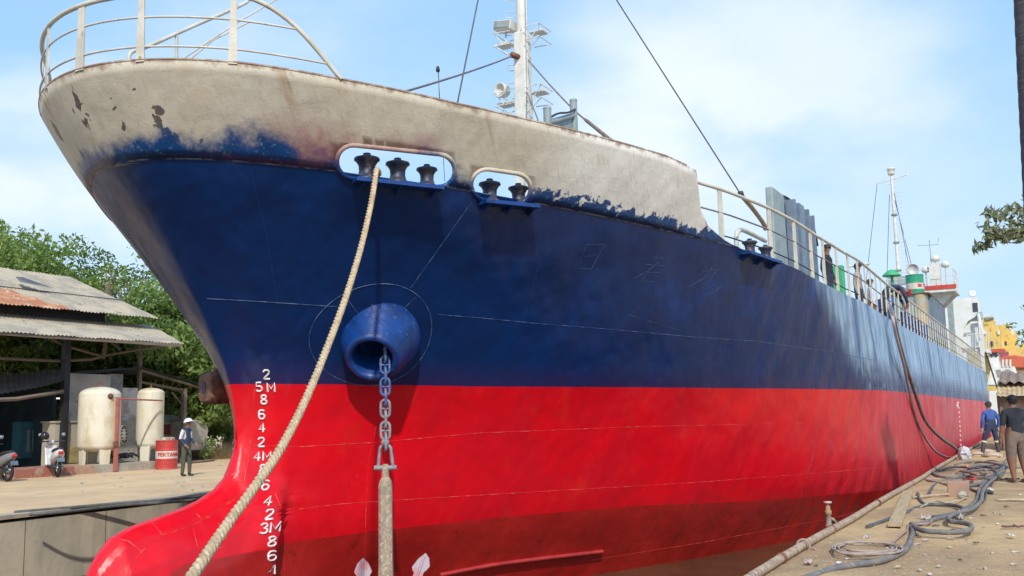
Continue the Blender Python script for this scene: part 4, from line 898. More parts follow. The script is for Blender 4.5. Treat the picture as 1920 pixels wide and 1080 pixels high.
def shed():
    o = thing('open_shed', 'open sided shed with two tiers of corrugated roof, the upper one partly rusted', 'shed', (12, 21, ZG))
    e1, e0 = P(345, 645, 'y', 19), P(20, 617, 'y', 19); z = e1.z; x0 = 4.5
    r1 = P(285, 611, 'y', 22)
    corr('lower_roof', (x0, 19, z), (e1.x, 19, z), (r1.x, 22, r1.z), (x0, 22, r1.z), zinc, o, ragged=.05)
    u1 = P(298, 597, 'y', 21); r2 = P(130, 519, 'y', 26)
    up = corr('upper_roof', (x0, 21, u1.z), (u1.x, 21, u1.z), (r2.x+.0, 26, r2.z), (x0, 26, r2.z), zinc, o, rows=8, mt2=rustzinc, zone=lambda u, v: v < .80-(u-.45)*3.2)
    strip('roof_joint', [Vector((x0, 23.0, u1.z+(r2.z-u1.z)*.4+.05)), Vector((u1.x-.1, 23.0, u1.z+(r2.z-u1.z)*.4+.05))], .02, darkzinc, up, 4)
    corr('back_roof', (x0, 31, u1.z), (u1.x, 31, u1.z), (r2.x, 26.05, r2.z), (x0, 26.05, r2.z), zinc, o)
    # lifted sheet on the rusted patch
    q = P(48, 532, 'y', 23.2); m = MB(); m.add([q+Vector((-.4, -.3, 0)), q+Vector((-.1, .05, .25)), q+Vector((.8, -.5, -.12)), q+Vector((-.1, .5, .3))], [(0, 1, 2), (0, 3, 1), (1, 3, 2)]); m.build('lifted_sheet', darkzinc, up)
    m = MB(); m.box(((x0+u1.x)/2-.9, 21.9, u1.z-.30), (u1.x-x0-1.9, .10, .95)); m.build('eave_gap_shade', blackpost, o)  # black strip standing in for the shade in the gap below the upper eave
    for px, Y, w in ((123, 20.5, .22), (262, 22, .13), (197, 26, .15)):
        b = P(px, 700, 'y', Y); zt = z+(Y-19)/3*(r1.z-z) if Y < 22.5 else r2.z; m = MB(); m.box((b.x, Y, (ZG+zt-.08)/2), (w, w, zt-ZG-.08)); m.build('post', blackpost if w > .2 else timber, o)
    for px in (-150, -20): b = P(px, 700, 'y', 20.5); m = MB(); m.box((b.x, 20.5, (ZG+z)/2), (.2, .2, z-ZG)); m.build('post', blackpost, o)
    for l, w in (([(90, 632), (120, 648), (190, 668)], .045), ([(190, 668), (262, 655), (330, 645)], .045), ([(199, 636), (193, 672)], .07), ([(0, 672), (110, 677), (170, 674), (200, 666)], .05), ([(205, 640), (225, 655)], .03)):
        strip('truss_member', [P(x, y, 'y', 20.7) for x, y in l], w, timber, o, 5)
    m = MB(); m.box(((x0+16.3)/2, 19.05, z-.07), (16.3-x0, .08, .10)); m.build('purlin', timber, o)
shed()
def leanto():
    o = thing('workshop', 'low dark workshop lean-to behind the scooter with a sagging grey roof', 'workshop', (9, 22, ZG))
    Y = 20.8; a = P(-60, 742, 'y', Y-.6); b = P(119, 714, 'y', Y-.6); c = P(119, 692, 'y', Y+2.6); d = P(-60, 708, 'y', Y+2.6)
    corr('roof', a, b, c, d, darkzinc, o, pitch=.2, sag=.10)
    a2, b2 = P(-60, 752, 'y', Y-.55), P(118, 734, 'y', Y-.55)
    strip('fascia', [a2, P(30, 748, 'y', Y-.55), b2], .07, timber, o, 5)
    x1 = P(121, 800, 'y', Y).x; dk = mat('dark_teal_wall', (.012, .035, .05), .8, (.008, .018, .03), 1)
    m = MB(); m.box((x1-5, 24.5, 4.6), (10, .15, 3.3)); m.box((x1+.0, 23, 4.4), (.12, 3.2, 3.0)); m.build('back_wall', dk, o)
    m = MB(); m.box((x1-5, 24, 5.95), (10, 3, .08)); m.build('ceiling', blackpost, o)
    tl = mat('teal_cabinet_paint', (.03, .13, .16), .6, (.02, .085, .11), 2)
    c0, c1 = P(32, 860, 'y', 22.6), P(92, 790, 'y', 22.6); cb = MB(); cb.box(((c0.x+c1.x)/2, 22.7, (c0.z+c1.z)/2), (c1.x-c0.x, .5, c1.z-c0.z)); k = cb.build('cabinet', tl, o)
    for i in range(4): m = MB(); m.box((c0.x+(c1.x-c0.x)*(.25+.17*i), 22.44, (c0.z+c1.z)/2-.03), (.10, .04, (c1.z-c0.z)*.6)); m.build('louvre', mat('grey_louvre', (.22, .24, .24), .6), k)
    lp = MB(); q = P(112, 747, 'y', 21.6); lp.tube([q-Vector((.14, 0, 0)), q+Vector((.14, 0, 0))], .025, 8); lm = bpy.data.materials.new('lit_tube'); lm.use_nodes = True; bb = lm.node_tree.nodes['Principled BSDF']; bb.inputs['Emission Color'].default_value = (1, .95, .82, 1); bb.inputs['Emission Strength'].default_value = 1.1; lp.build('tube_lamp', lm, o)
    # second lean-to roof behind the tanks
    o2 = thing('lean_to', 'weathered lean-to with a timber frame behind the two cream tanks', 'lean-to', (17, 23, ZG))
    ri = P(228, 691, 'y', 23); ea = P(367, 729, 'y', 23); 
    corr('roof', (ri.x, 21.8, ri.z), (ea.x, 21.8, ea.z), (ea.x, 25, ea.z), (ri.x, 25, ri.z), darkzinc, o2, pitch=.2)
    le0 = P(105, 706, 'y', 23); corr('roof', (le0.x, 21.8, le0.z), (ri.x, 21.8, ri.z), (ri.x, 25, ri.z), (le0.x, 25, le0.z), darkzinc, o2, pitch=.2)
    for Y2 in (21.9, 24.9):
        strip('rafter', [Vector((ri.x, Y2, ri.z-.10)), Vector((ea.x-.2, Y2, ea.z-.12))], .055, timber, o2, 4)
        pb = P(345, 760, 'y', Y2); m = MB(); m.box((pb.x, Y2, (ZG+ea.z)/2), (.16, .16, ea.z-ZG-.1)); m.build('post', timber, o2)
    strip('rafter', [P(262, 716, 'y', 22), P(345, 732, 'y', 22)], .05, timber, o2, 4); strip('brace', [P(322, 735, 'y', 22), P(343, 760, 'y', 22)], .04, timber, o2, 4)
    # plaster wall
    w = thing('plaster_wall', 'stained plaster wall standing behind the two cream tanks', 'wall', (14, 21.9, ZG))
    def panel(name, x0, x1, y0, Y, mt, par, th=.18):
        a, b = P(x0, y0, 'y', Y), P(x1, y0, 'y', Y); m = MB(); m.box(((a.x+b.x)/2, Y+th/2, (a.z+ZG)/2), (b.x-a.x, th, a.z-ZG)); return m.build(name, mt, par)
    panel('wall', 126, 208, 700, 21.7, plaster, w); panel('wall', 207, 231, 701, 21.75, mat('grey_cement', (.27, .27, .26), .9), w); panel('wall', 230, 259, 727, 21.8, mat('flaking_whitewash', (.56, .52, .47), .9, (.40, .30, .27), 2.5, .45, .6, bst=.5), w)
    panel('plinth', 225, 262, 789, 21.6, concrete, w)
    lo = thing('low_wall', 'low rough concrete wall with a dark red patch right of the tanks', 'wall', (18, 23.4, ZG)); panel('wall', 259, 346, 792, 23.2, concrete, lo, .3)
    panel('sheet', 305, 337, 778, 23.6, mat('zinc_sheet', (.45, .45, .43), .6), lo, .03)
    a = P(318, 805, 'y', 23.16); m = MB(); m.box(a, (.55, .03, .42)); m.build('red_patch', mat('dull_maroon', (.20, .03, .03), .8), lo)
    blk = thing('concrete_block', 'broken concrete block with a chamfered corner left of the dry grass', 'concrete block', (20.5, 22.6, ZG))
    Y = 22.2; q = [P(x, y, 'y', Y) for x, y in ((345, 845), (388, 843), (391, 802), (383, 789), (368, 787), (345, 790))]; m = MB(); m.prism(q, Vector((.2, 1.6, 0))); m.build('block', concrete, blk, bevel=.04)
    # white washed block in front of the black post
    b = thing('cabinet_block', 'pale concrete locker in front of the black shed post', 'concrete locker', (11.9, 20.7, ZG)); Y = 20.55
    p0, p1 = P(101, 870, 'y', Y), P(147, 792, 'y', Y); m = MB(); m.box(((p0.x+p1.x)/2, Y+.35, (ZG+.2+p1.z)/2), (p1.x-p0.x, .7, p1.z-ZG-.2)); m.build('body', mat('pale_concrete', (.40, .36, .28), .9, (.33, .30, .24), 2), b)
    m = MB(); m.box(((p0.x+p1.x)/2, Y+.35, p1.z+.03), (p1.x-p0.x+.1, .8, .06)); m.build('slab', concrete, b)
    bx = MB(); p0, p1 = P(119, 869, 'y', Y-.03), P(147, 838, 'y', Y-.03); bx.box(((p0.x+p1.x)/2, Y-.02, (p0.z+p1.z)/2), (p1.x-p0.x, .05, p1.z-p0.z)); bx.build('board', mat('yellow_board', (.36, .29, .12), .8), b)
leanto()
def kerb():
    o = thing('kerb', 'raised concrete kerb with worn red paint under the two cream tanks', 'kerb', (14, 18.9, ZG)); Y = 18.7
    cs = ((28, 62, 1), (62, 140, 1), (140, 178, 2), (178, 235, 0), (235, 295, 0))
    rd = mat('worn_red_kerb', (.34, .13, .10), .9, (.42, .30, .22), 3, .5, .6); pk = mat('worn_pink_kerb', (.42, .27, .19), .9, (.36, .20, .14), 3)
    for i, (x0, x1, k) in enumerate(cs):
        a, b = P(x0, 880, 'y', Y), P(x1, 880, 'y', Y); m = MB(); m.box(((a.x+b.x)/2, Y+.9, ZG+.13-.0*i), (b.x-a.x-.006, 1.8, .30)); m.build('kerb_block', (concrete, rd, pk)[k], o, bevel=.012)
kerb()
def tank(name_label, pxc, wpx, ytop, ybot, yfoot, Y, legs):
    c = P(pxc, 800, 'y', Y); s = FPX/((np.array(c)-CAM)@_f); r_ = wpx/2/s; zt = P(pxc, ytop, 'y', Y).z; zb = P(pxc, ybot, 'y', Y).z; x = c.x
    o = thing('storage_tank', name_label, 'tank', (x, Y, ZG), 0, 'cream pressure tanks')
    m = MB(); dome = r_*.42; pr = [(0, zb-.10), (r_*.7, zb-.04), (r_*.96, zb+.06), (r_, zb+.14)]+[(r_, zb+.14+(zt-dome-zb-.14)*i/4) for i in range(1, 5)]+[(r_*math.cos(a), zt-dome+dome*math.sin(a)) for a in np.linspace(.2, 1.57, 7)]
    m.lathe([(a, b-0) for a, b in pr], (x, Y, 0), n=36); bd = m.build('shell', yard_cream, o)
    for z in (zb+.15, zt-dome, (zb+zt)/2): m = MB(); m.lathe([(r_+.001, -.012), (r_+.006, 0), (r_+.001, .012)], (x, Y, z), n=36); m.build('weld_ring', yard_cream, bd)
    for k in range(legs):
        a = 2*math.pi*(k+.5)/legs+.5; m = MB(); m.box((x+math.cos(a)*r_*.78, Y+math.sin(a)*r_*.78, (zb+.15+ZG+.22)/2), (.10, .30, zb+.15-ZG-.22), (0, 0, a), taper=(1.2, 1.3)); m.build('leg', yard_cream, o)
    m = MB(); m.tube([Vector((x, Y, zt-.05)), Vector((x, Y, zt+.16))], .04, 8); m.tube([Vector((x-.07, Y, zt+.16)), Vector((x+.07, Y, zt+.16))], .02, 6); m.build('valve', rust, o)
    return o, x, r_, zt, zb
T1 = tank('larger cream pressure tank on splayed legs, streaked brown, beside the red pipe', 186, 75, 725, 843, 870, 19.4, 4)
T2 = tank('smaller slimmer cream tank standing behind the red oil drum', 281, 49, 727, 838, 855, 20.0, 3)
def pipes():
    rp = mat('rusty_red_pipe', (.40, .13, .10), .7, (.30, .10, .08), 6); Y = 18.65
    o = thing('red_pipe', 'rusty red upright pipe with an arm reaching across both cream tanks', 'pipe', (P(217, 880, 'y', Y).x, Y, ZG))
    a, b = P(222, 745, 'y', Y), P(216, 884, 'y', Y); m = MB(); m.box((a+b)/2, (.11, .11, (a-b).length), (0, (a.x-b.x)/(a-b).length, 0)); m.build('standpipe', rp, o)
    strip('pipe_arm', [P(208, 743, 'y', 18.75), P(225, 748, 'y', 18.7), P(305, 751, 'y', 19.3)], .03, rp, o, 8)
    m = MB(); m.lathe([(0, -.04), (.10, -.04), (.10, .02), (.05, .02), (.05, .1), (0, .1)], P(207, 743, 'y', 18.71), (-.3, -1, 0), 12); m.build('flange', rust, o)
    m = MB(); m.box(P(217, 832, 'y', 18.6), (.16, .1, .16)); m.build('valve', rust, o)
    g = thing('flange_ring', 'round cream manhole flange with bolts standing between the tanks', 'flange', P(226, 815, 'y', 19.7)); c = P(226, 815, 'y', 19.7)
    m = MB(); m.lathe([(0, 0), (.3, 0), (.34, .04), (.34, .10), (0, .12)], c, (.55, -.8, .05), 24); m.build('plate', yard_cream, g); q = Vector((.55, -.8, .05)).to_track_quat('Z', 'Y')
    for k in range(14):
        an = k*2*math.pi/14; m = MB(); m.lathe([(0, 0), (.03, 0), (.03, .05), (0, .06)], c+q@Vector((.28*math.cos(an), .28*math.sin(an), .11)), (.55, -.8, .05), 6); m.build('bolt', rust, g)
    for k in range(5):
        cc = P(220+k*6, 855+random.uniform(-3, 3), 'y', 19.3); m = MB(); m.tube([cc+Vector((.35*math.cos(a), .2*math.sin(a), .05*math.sin(3*a))) for a in np.linspace(0, 6.28, 20)[:-1]], .03, 6, closed=True); tag(m.build('scrap_coil', blackpost, None), 'black coil of old hose between the tanks under the flange', 'hose coil', 'old hose coils between the tanks')
pipes()
def drum(label, c, r_, h, base, band, text=None, name='oil_drum', face=None):
    o = thing(name, label, 'oil drum', c, 0, None, True); m = MB(); pr = []
    for z in np.linspace(0, h, 41):
        k = r_
        for rb in (.34, .66):
            k += .012*math.exp(-((z/h-rb)/.02)**2)
        pr.append((k, z))
    m.lathe([(0, .0), (r_+.012, 0), (r_+.012, .02)]+pr[1:-1]+[(r_+.012, h-.02), (r_+.012, h), (r_-.02, h), (r_-.03, h-.02), (0, h-.02)], (0, 0, 0), n=36); bd = m.build('shell', base, o)
    m = MB(); zz = np.linspace(h*.37, h*.63, 3); m.lathe([(r_+.003, z) for z in zz], (0, 0, 0), n=36); m.build('band', band, o, recalc=False)
    if text:
        tm, body, sz, zc_ = text; cu = bpy.data.curves.new('t', 'FONT'); cu.body = body; cu.size = sz; cu.align_x = 'CENTER'; cu.align_y = 'CENTER'; cu.extrude = .002; cu.offset = .006
        to = bpy.data.objects.new('t', cu); COL.objects.link(to); dg = bpy.context.evaluated_depsgraph_get(); me = bpy.data.meshes.new_from_object(to.evaluated_get(dg)); bpy.data.objects.remove(to)
        for v in me.vertices:
            a = face+v.co.x/r_; rr = r_+.010+v.co.z; v.co = Vector((rr*math.cos(a), rr*math.sin(a), zc_+v.co.y))
        me.materials.clear(); me.materials.append(tm); q = bpy.data.objects.new('lettering', me); COL.objects.link(q); q.parent = o
    return o
dred = mat('drum_red', (.50, .045, .04), .5, (.38, .04, .04), 4, c3=(.25, .12, .08), sc3=9, lo3=.6, hi3=.7); dwh = mat('drum_white', (.62, .56, .50), .5, (.5, .44, .38), 4)
dc = P(312, 878, 'z', ZG); dc = P(312, 870, 'y', 18.3); dc.z = ZG
drum('red and white oil drum full of rubble right of the cream tanks', dc, .38, 1.02, dred, dwh, (dred, 'PERTAMINA', .19, .51), face=math.atan2(-.80, -.60)+.42)
for k in range(9):
    m = MB(); a = k*2.4; m.box(Vector((dc.x, dc.y, dc.z+1.03))+Vector((.22*math.cos(a)*(k % 3)/2, .22*math.sin(a)*(k % 3)/2, .02)), (.14, .11, .08), (a, .4*a, a)); tag(m.build('rubble_lump', mat('rubble', (.5, .4, .32), .9) if k == 0 else bpy.data.materials['rubble']), 'broken lump of pale rubble heaped in the top of the red oil drum', 'rubble', 'rubble in the red drum')
# scooter
def scooter(label, loc, rz, bodyc, s=1.0, group='scooters parked by the workshop', detail=True):
    o = thing('scooter', label, 'scooter', loc, rz, group, True); o.scale = (s, s, s)
    tyre = bpy.data.materials.get('tyre_rubber') or mat('tyre_rubber', (.02, .02, .02), .8); bp = bpy.data.materials.get('black_plastic') or mat('black_plastic', (.025, .025, .028), .45); al = bpy.data.materials.get('alloy') or mat('alloy', (.35, .35, .36), .35, metal=.7)
    for x in (0, 1.25):       # rear wheel at 0, front at 1.25
        m = MB(); m.tube([Vector((x+.225*math.cos(a), 0, .27+.225*math.sin(a))) for a in np.linspace(0, 2*math.pi, 25)[:-1]], .045, 8, closed=True); w = m.build('wheel', tyre, o)
        m = MB(); m.tube([Vector((x+.18*math.cos(a), 0, .27+.18*math.sin(a))) for a in np.linspace(0, 2*math.pi, 21)[:-1]], .014, 6, closed=True)
        for k in range(5): a = k*1.257; m.tube([Vector((x, 0, .27)), Vector((x+.18*math.cos(a), 0, .27+.18*math.sin(a)))], .012, 5)
        m.lathe([(0, -.05), (.04, -.05), (.04, .05), (0, .05)], (x, 0, .27), (0, 1, 0), 10); m.build('rim', al, w)
    def shell(secs, n=12):
        m = MB(); vs = []
        for x, y, z, w, h in secs:
            for j in range(n): a = 2*math.pi*j/n; cx, sz = math.cos(a), math.sin(a); vs.append((x, y+w*math.copysign(abs(cx)**.8, cx), z+h*math.copysign(abs(sz)**.8, sz)))
        k = len(secs); m.add(vs, [(i*n+j, i*n+(j+1) % n, (i+1)*n+(j+1) % n, (i+1)*n+j) for i in range(k-1) for j in range(n)]+[tuple(range(n)), tuple(range((k-1)*n, k*n))], 0, True); return m
    shell([(-.30, 0, .72, .03, .03), (-.24, 0, .70, .09, .09), (-.05, 0, .64, .15, .13), (.2, 0, .56, .16, .15), (.42, 0, .50, .13, .13), (.52, 0, .42, .10, .10)]).build('rear_body', bodyc, o)
    shell([(-.22, 0, .80, .07, .02), (-.1, 0, .80, .11, .045), (.15, 0, .77, .13, .05), (.42, 0, .72, .11, .045), (.50, 0, .70, .07, .02)]).build('seat', bp, o)
    m = MB(); m.box((.66, 0, .30), (.42, .26, .08)); m.build('floorboard', bp, o, bevel=.02)
    q = [(.88, .30), (1.0, .55), (1.06, .86), (1.0, .90), (.90, .60), (.80, .32)]; m = MB(); m.prism([Vector((x, -.17, z)) for x, z in q], Vector((0, .34, 0))); m.build('leg_shield', bodyc, o, bevel=.03)
    shell([(1.02, 0, .62, .05, .12), (1.10, 0, .60, .10, .16), (1.16, 0, .56, .06, .10)]).build('front_panel', bodyc, o)
    m = MB(); m.tube([Vector((1.25+.27*math.cos(a), 0, .27+.27*math.sin(a))) for a in np.linspace(.3, 2.3, 12)], .06, 8, flat=.35); m.build('front_fender', bodyc, o)
    m = MB(); m.tube([Vector((1.03, 0, .85)), Vector((1.25, .06, .27))], .025, 6); m.tube([Vector((1.03, 0, .85)), Vector((1.25, -.06, .27))], .025, 6); m.build('fork', al, o)
    shell([(.93, 0, .98, .05, .04), (1.0, 0, .98, .11, .07), (1.08, 0, .96, .10, .07), (1.12, 0, .95, .05, .04)]).build('handlebar_cowl', bodyc, o)
    m = MB(); m.tube([Vector((.90, -.34, 1.0)), Vector((.98, -.1, 1.0)), Vector((.98, .1, 1.0)), Vector((.90, .34, 1.0))], .017, 6); m.build('handlebar', bp, o)
    m = MB(); m.lathe([(0, 0), (.06, 0), (.065, .03), (0, .05)], (1.11, 0, .96), (1, 0, 0), 14); m.build('headlight', mat('lens', (.7, .7, .7), .1) if not bpy.data.materials.get('lens') else bpy.data.materials['lens'], o)
    m = MB(); m.box((-.285, 0, .70), (.07, .14, .09), (0, .5, 0)); m.build('tail_light', bpy.data.materials.get('tail_red') or mat('tail_red', (.5, .02, .02), .25), o, bevel=.02)
    m = MB(); m.box((-.30, 0, .50), (.02, .20, .12), (0, .35, 0)); m.build('number_plate', bpy.data.materials.get('plate_grey') or mat('plate_grey', (.12, .15, .2), .5), o)
    m = MB(); m.tube([Vector((-.29, 0, .52)), Vector((.0, 0, .58))], .035, 6, flat=.5); m.build('rear_mudguard', bp, o)
    shell([(.0, -.10, .27, .05, .07), (.2, -.10, .29, .08, .10), (.45, -.06, .30, .09, .09)]).build('engine', al, o)
    m = MB(); m.tube([Vector((.3, .12, .22)), Vector((.05, .15, .25)), Vector((-.2, .15, .34))], [.03, .05, .055], 8); m.build('exhaust', bp, o)
    for sd in (-1, 1):
        m = MB(); m.tube([Vector((.94, sd*.22, 1.0)), Vector((.96, sd*.30, 1.18))], .007, 5); m.build('mirror_stalk', bp, o)
        m = MB(); m.lathe([(0, 0), (.05, .0), (.055, .015), (0, .02)], (.95, sd*.31, 1.20), (-1, 0, .1), 12); m.build('mirror', bpy.data.materials.get('mirror_glass') or mat('mirror_glass', (.6, .65, .7), .05, metal=.9), o)
    return o
swh = mat('scooter_white', (.66, .64, .62), .3); sgr = mat('scooter_grey', (.20, .20, .21), .4)
p = P(108, 893, 'y', 17.9); p.z = ZG; scooter('white scooter with a red tail light parked before the workshop', p, R(66), swh, 1.12)
p = P(14, 896, 'y', 17.6); p.z = ZG; scooter('grey scooter cut off by the left edge of the photo', p, R(86), sgr, 1.1)
hm = MB(); hp = P(84, 818, 'y', 18.8); hm.lathe([(.10, -.10), (.13, -.06), (.14, 0), (.125, .07), (.08, .12), (0, .14)], (0, 0, 0), (.1, -.1, 1), 18); hm.build('helmet_shell', mat('helmet_black', (.02, .02, .025), .2)).location = hp; tag(bpy.data.objects['helmet_shell'], 'black motorcycle helmet hung above the handlebar of the white scooter', 'helmet'); bpy.data.objects['helmet_shell'].name = 'helmet'
# loose pipes on the far quay edge
for i, (pl, r_, lab) in enumerate((([(35, 961), (120, 954), (250, 943), (340, 936), (392, 930)], .034, 'longer of two dark pipes lying along the far dock edge'), ([(50, 964), (110, 960), (230, 947), (330, 940), (385, 934)], .03, 'shorter of two dark pipes lying along the far dock edge, nearer the water'))):
    tag(strip('loose_pipe', spline([P(x, y, 'z', ZG+.05)+Vector((0, -.08 if i else .12, 0)) for x, y in pl], 5), r_, mat('grey_pipe', (.13, .13, .12), .7, (.08, .08, .08), 6) if i == 0 else bpy.data.materials['grey_pipe'], None, 8), lab, 'pipe')
pb = P(402, 790, 'y', 27); m = MB(); 
for k in range(7): m.box(pb+Vector((random.uniform(-.5, .5), random.uniform(-.3, .3), random.uniform(-.5, .35))), (.5, .35, .4), (k, k*.7, k*1.3), m=k % 3)
def wrap_blob(c, r_, name, mt, lab, cat, sx=(1, 1, 1), seed=1, amp=.2):
    bm = bmesh.new(); bmesh.ops.create_icosphere(bm, subdivisions=3, radius=r_); rs = random.Random(seed)
    for v in bm.verts:
        k = 1+amp*math.sin(v.co.x*9/r_*.5+seed)*math.cos(v.co.y*7/r_*.5)+amp*.6*math.sin(v.co.z*15/r_*.5+v.co.x*8/r_); v.co = Vector((v.co.x*sx[0]*k, v.co.y*sx[1]*k, v.co.z*sx[2]*k))
    me = bpy.data.meshes.new(name); bm.to_mesh(me); bm.free(); me.materials.append(mt); o = bpy.data.objects.new(name, me); COL.objects.link(o); o.location = c; return tag(o, lab, cat)
wrap_blob(P(412, 800, 'y', 27), .55, 'tarpaulin_bundle', mat('pink_white_tarp', (.5, .42, .42), .7, (.4, .08, .09), 2.5, .48, .56), 'pink and white tarpaulin bundle lying beyond the dry grass', 'tarpaulin', (1.0, .8, .75), 4, .28)
# stones and scrap on the yard
for k in range(26):
    q = P(random.choice([random.uniform(255, 425), random.uniform(0, 425)]), random.uniform(872, 925), 'z', ZG)
    m = MB(); m.box((0, 0, 0), (random.uniform(.08, .28), random.uniform(.06, .2), random.uniform(.03, .09)), (random.uniform(-.3, .3), random.uniform(-.3, .3), random.uniform(0, 3)), taper=(.7, .6)); st = m.build('yard_stone', concrete, None, loc=q, bevel=.015); tag(st, 'small broken grey stone lying loose on the yard dirt between kerb and dock edge', 'stone', 'loose stones on the yard')
for k, (a, b) in enumerate((((352, 868), (402, 862)), ((118, 884), (140, 887)))):
    tag(strip('plank', [P(*a, 'z', ZG+.04), P(*b, 'z', ZG+.06)], .05, timber, None, 4), ('long grey plank lying right of the white helmeted worker', 'short grey plank lying on the dirt under the white scooter')[k], 'plank')
# trees behind the yard
TG = 'trees behind the yard'
def gnd(x, d): q = PD(x, 0, d); return (q.x, q.y, ZG)
spec = [(-40, 56, 15.6, 4.2, 9, 0, 'tallest bushy tree at the left edge of the photo'), (60, 52, 11.6, 3.6, 6.5, 0, 'bushy green tree rising behind the rusty part of the shed roof'), (118, 50, 11.8, 3.0, 6.5, 0, 'fresh green tree whose crown tops the middle of the shed roof'), (178, 58, 11.4, 3.0, 6.5, 2, 'darker tree just left of the gap of sky'),
        (262, 46, 11.2, 2.6, 7.6, 1, 'airy pale yellow green tree close to the stem of the ship'), (225, 44, 7.2, 2.8, 4.2, 2, 'low dark tree between the shed and the pale tree'), (318, 44, 8.0, 2.7, 4.6, 0, 'bright green tree behind the end of the lower shed roof'), (385, 46, 7.2, 2.6, 4.0, 0, 'green tree hanging over the lean-to beside the ship'), (440, 50, 7.4, 2.8, 4.0, 2, 'dark green tree mostly hidden behind the ship stem'), (30, 44, 7.6, 2.8, 4.5, 1, 'pale tree seen under the left part of the shed roof'), (150, 46, 7.4, 2.8, 4.2, 0, 'leafy tree seen between the shed posts'), (340, 56, 6.4, 2.6, 3.2, 2, 'low dark tree filling the gap above the concrete block')]
for i, (px, d, h, cr_, cz, lm, lab) in enumerate(spec):
    op = lm == 1 and px == 262
    tree('tree', lab, gnd(px, d), h, cr_, cz, LM[lm], TG, 22 if op else 60, 150 if op else 640, .14 if not op else .12, .2, 40+i, cr=(.16, .3) if op else (.24, .46))
def drygrass():
    V = []; c = P(418, 838, 'y', 23); n = 1400
    for _ in range(n):
        a = random.uniform(0, 6.28); r_ = random.random()**.5; b = np.array([c.x+1.1*r_*math.cos(a), 23.4+1.0*r_*math.sin(a), ZG]); h = random.uniform(.3, 1.0)*(1.1-r_*.5); d = np.array([random.gauss(0, .25), random.gauss(0, .25), 1])*h; w = np.array([.012, .006, 0])
        V += [b-w, b+w, b+d+w*.2, b+d-w*.2]
    me = bpy.data.meshes.new('dry_grass'); me.from_pydata([tuple(v) for v in V], [], [(4*i, 4*i+1, 4*i+2, 4*i+3) for i in range(n)]); me.materials.append(mat('dry_grass_straw', (.52, .38, .17), .9, (.40, .29, .13), 3)); o = bpy.data.objects.new('dry_grass', me); COL.objects.link(o)
    tag(o, 'clump of dry straw coloured grass growing beside the ship stem', 'grass', None, 'stuff')
drygrass()
q = P(388, 845, 'y', 22); V, Fc = leaves([np.array([q.x, 22, ZG+.35]), np.array([q.x+.1, 22, ZG+.8])], [.35, .3], 900, .06)
me = bpy.data.meshes.new('weed'); me.from_pydata(V.tolist(), [], Fc.tolist()); me.materials.append(LM[0]); w_ = bpy.data.objects.new('weed', me); COL.objects.link(w_); tag(w_, 'small green weed growing at the foot of the broken concrete block', 'weed')
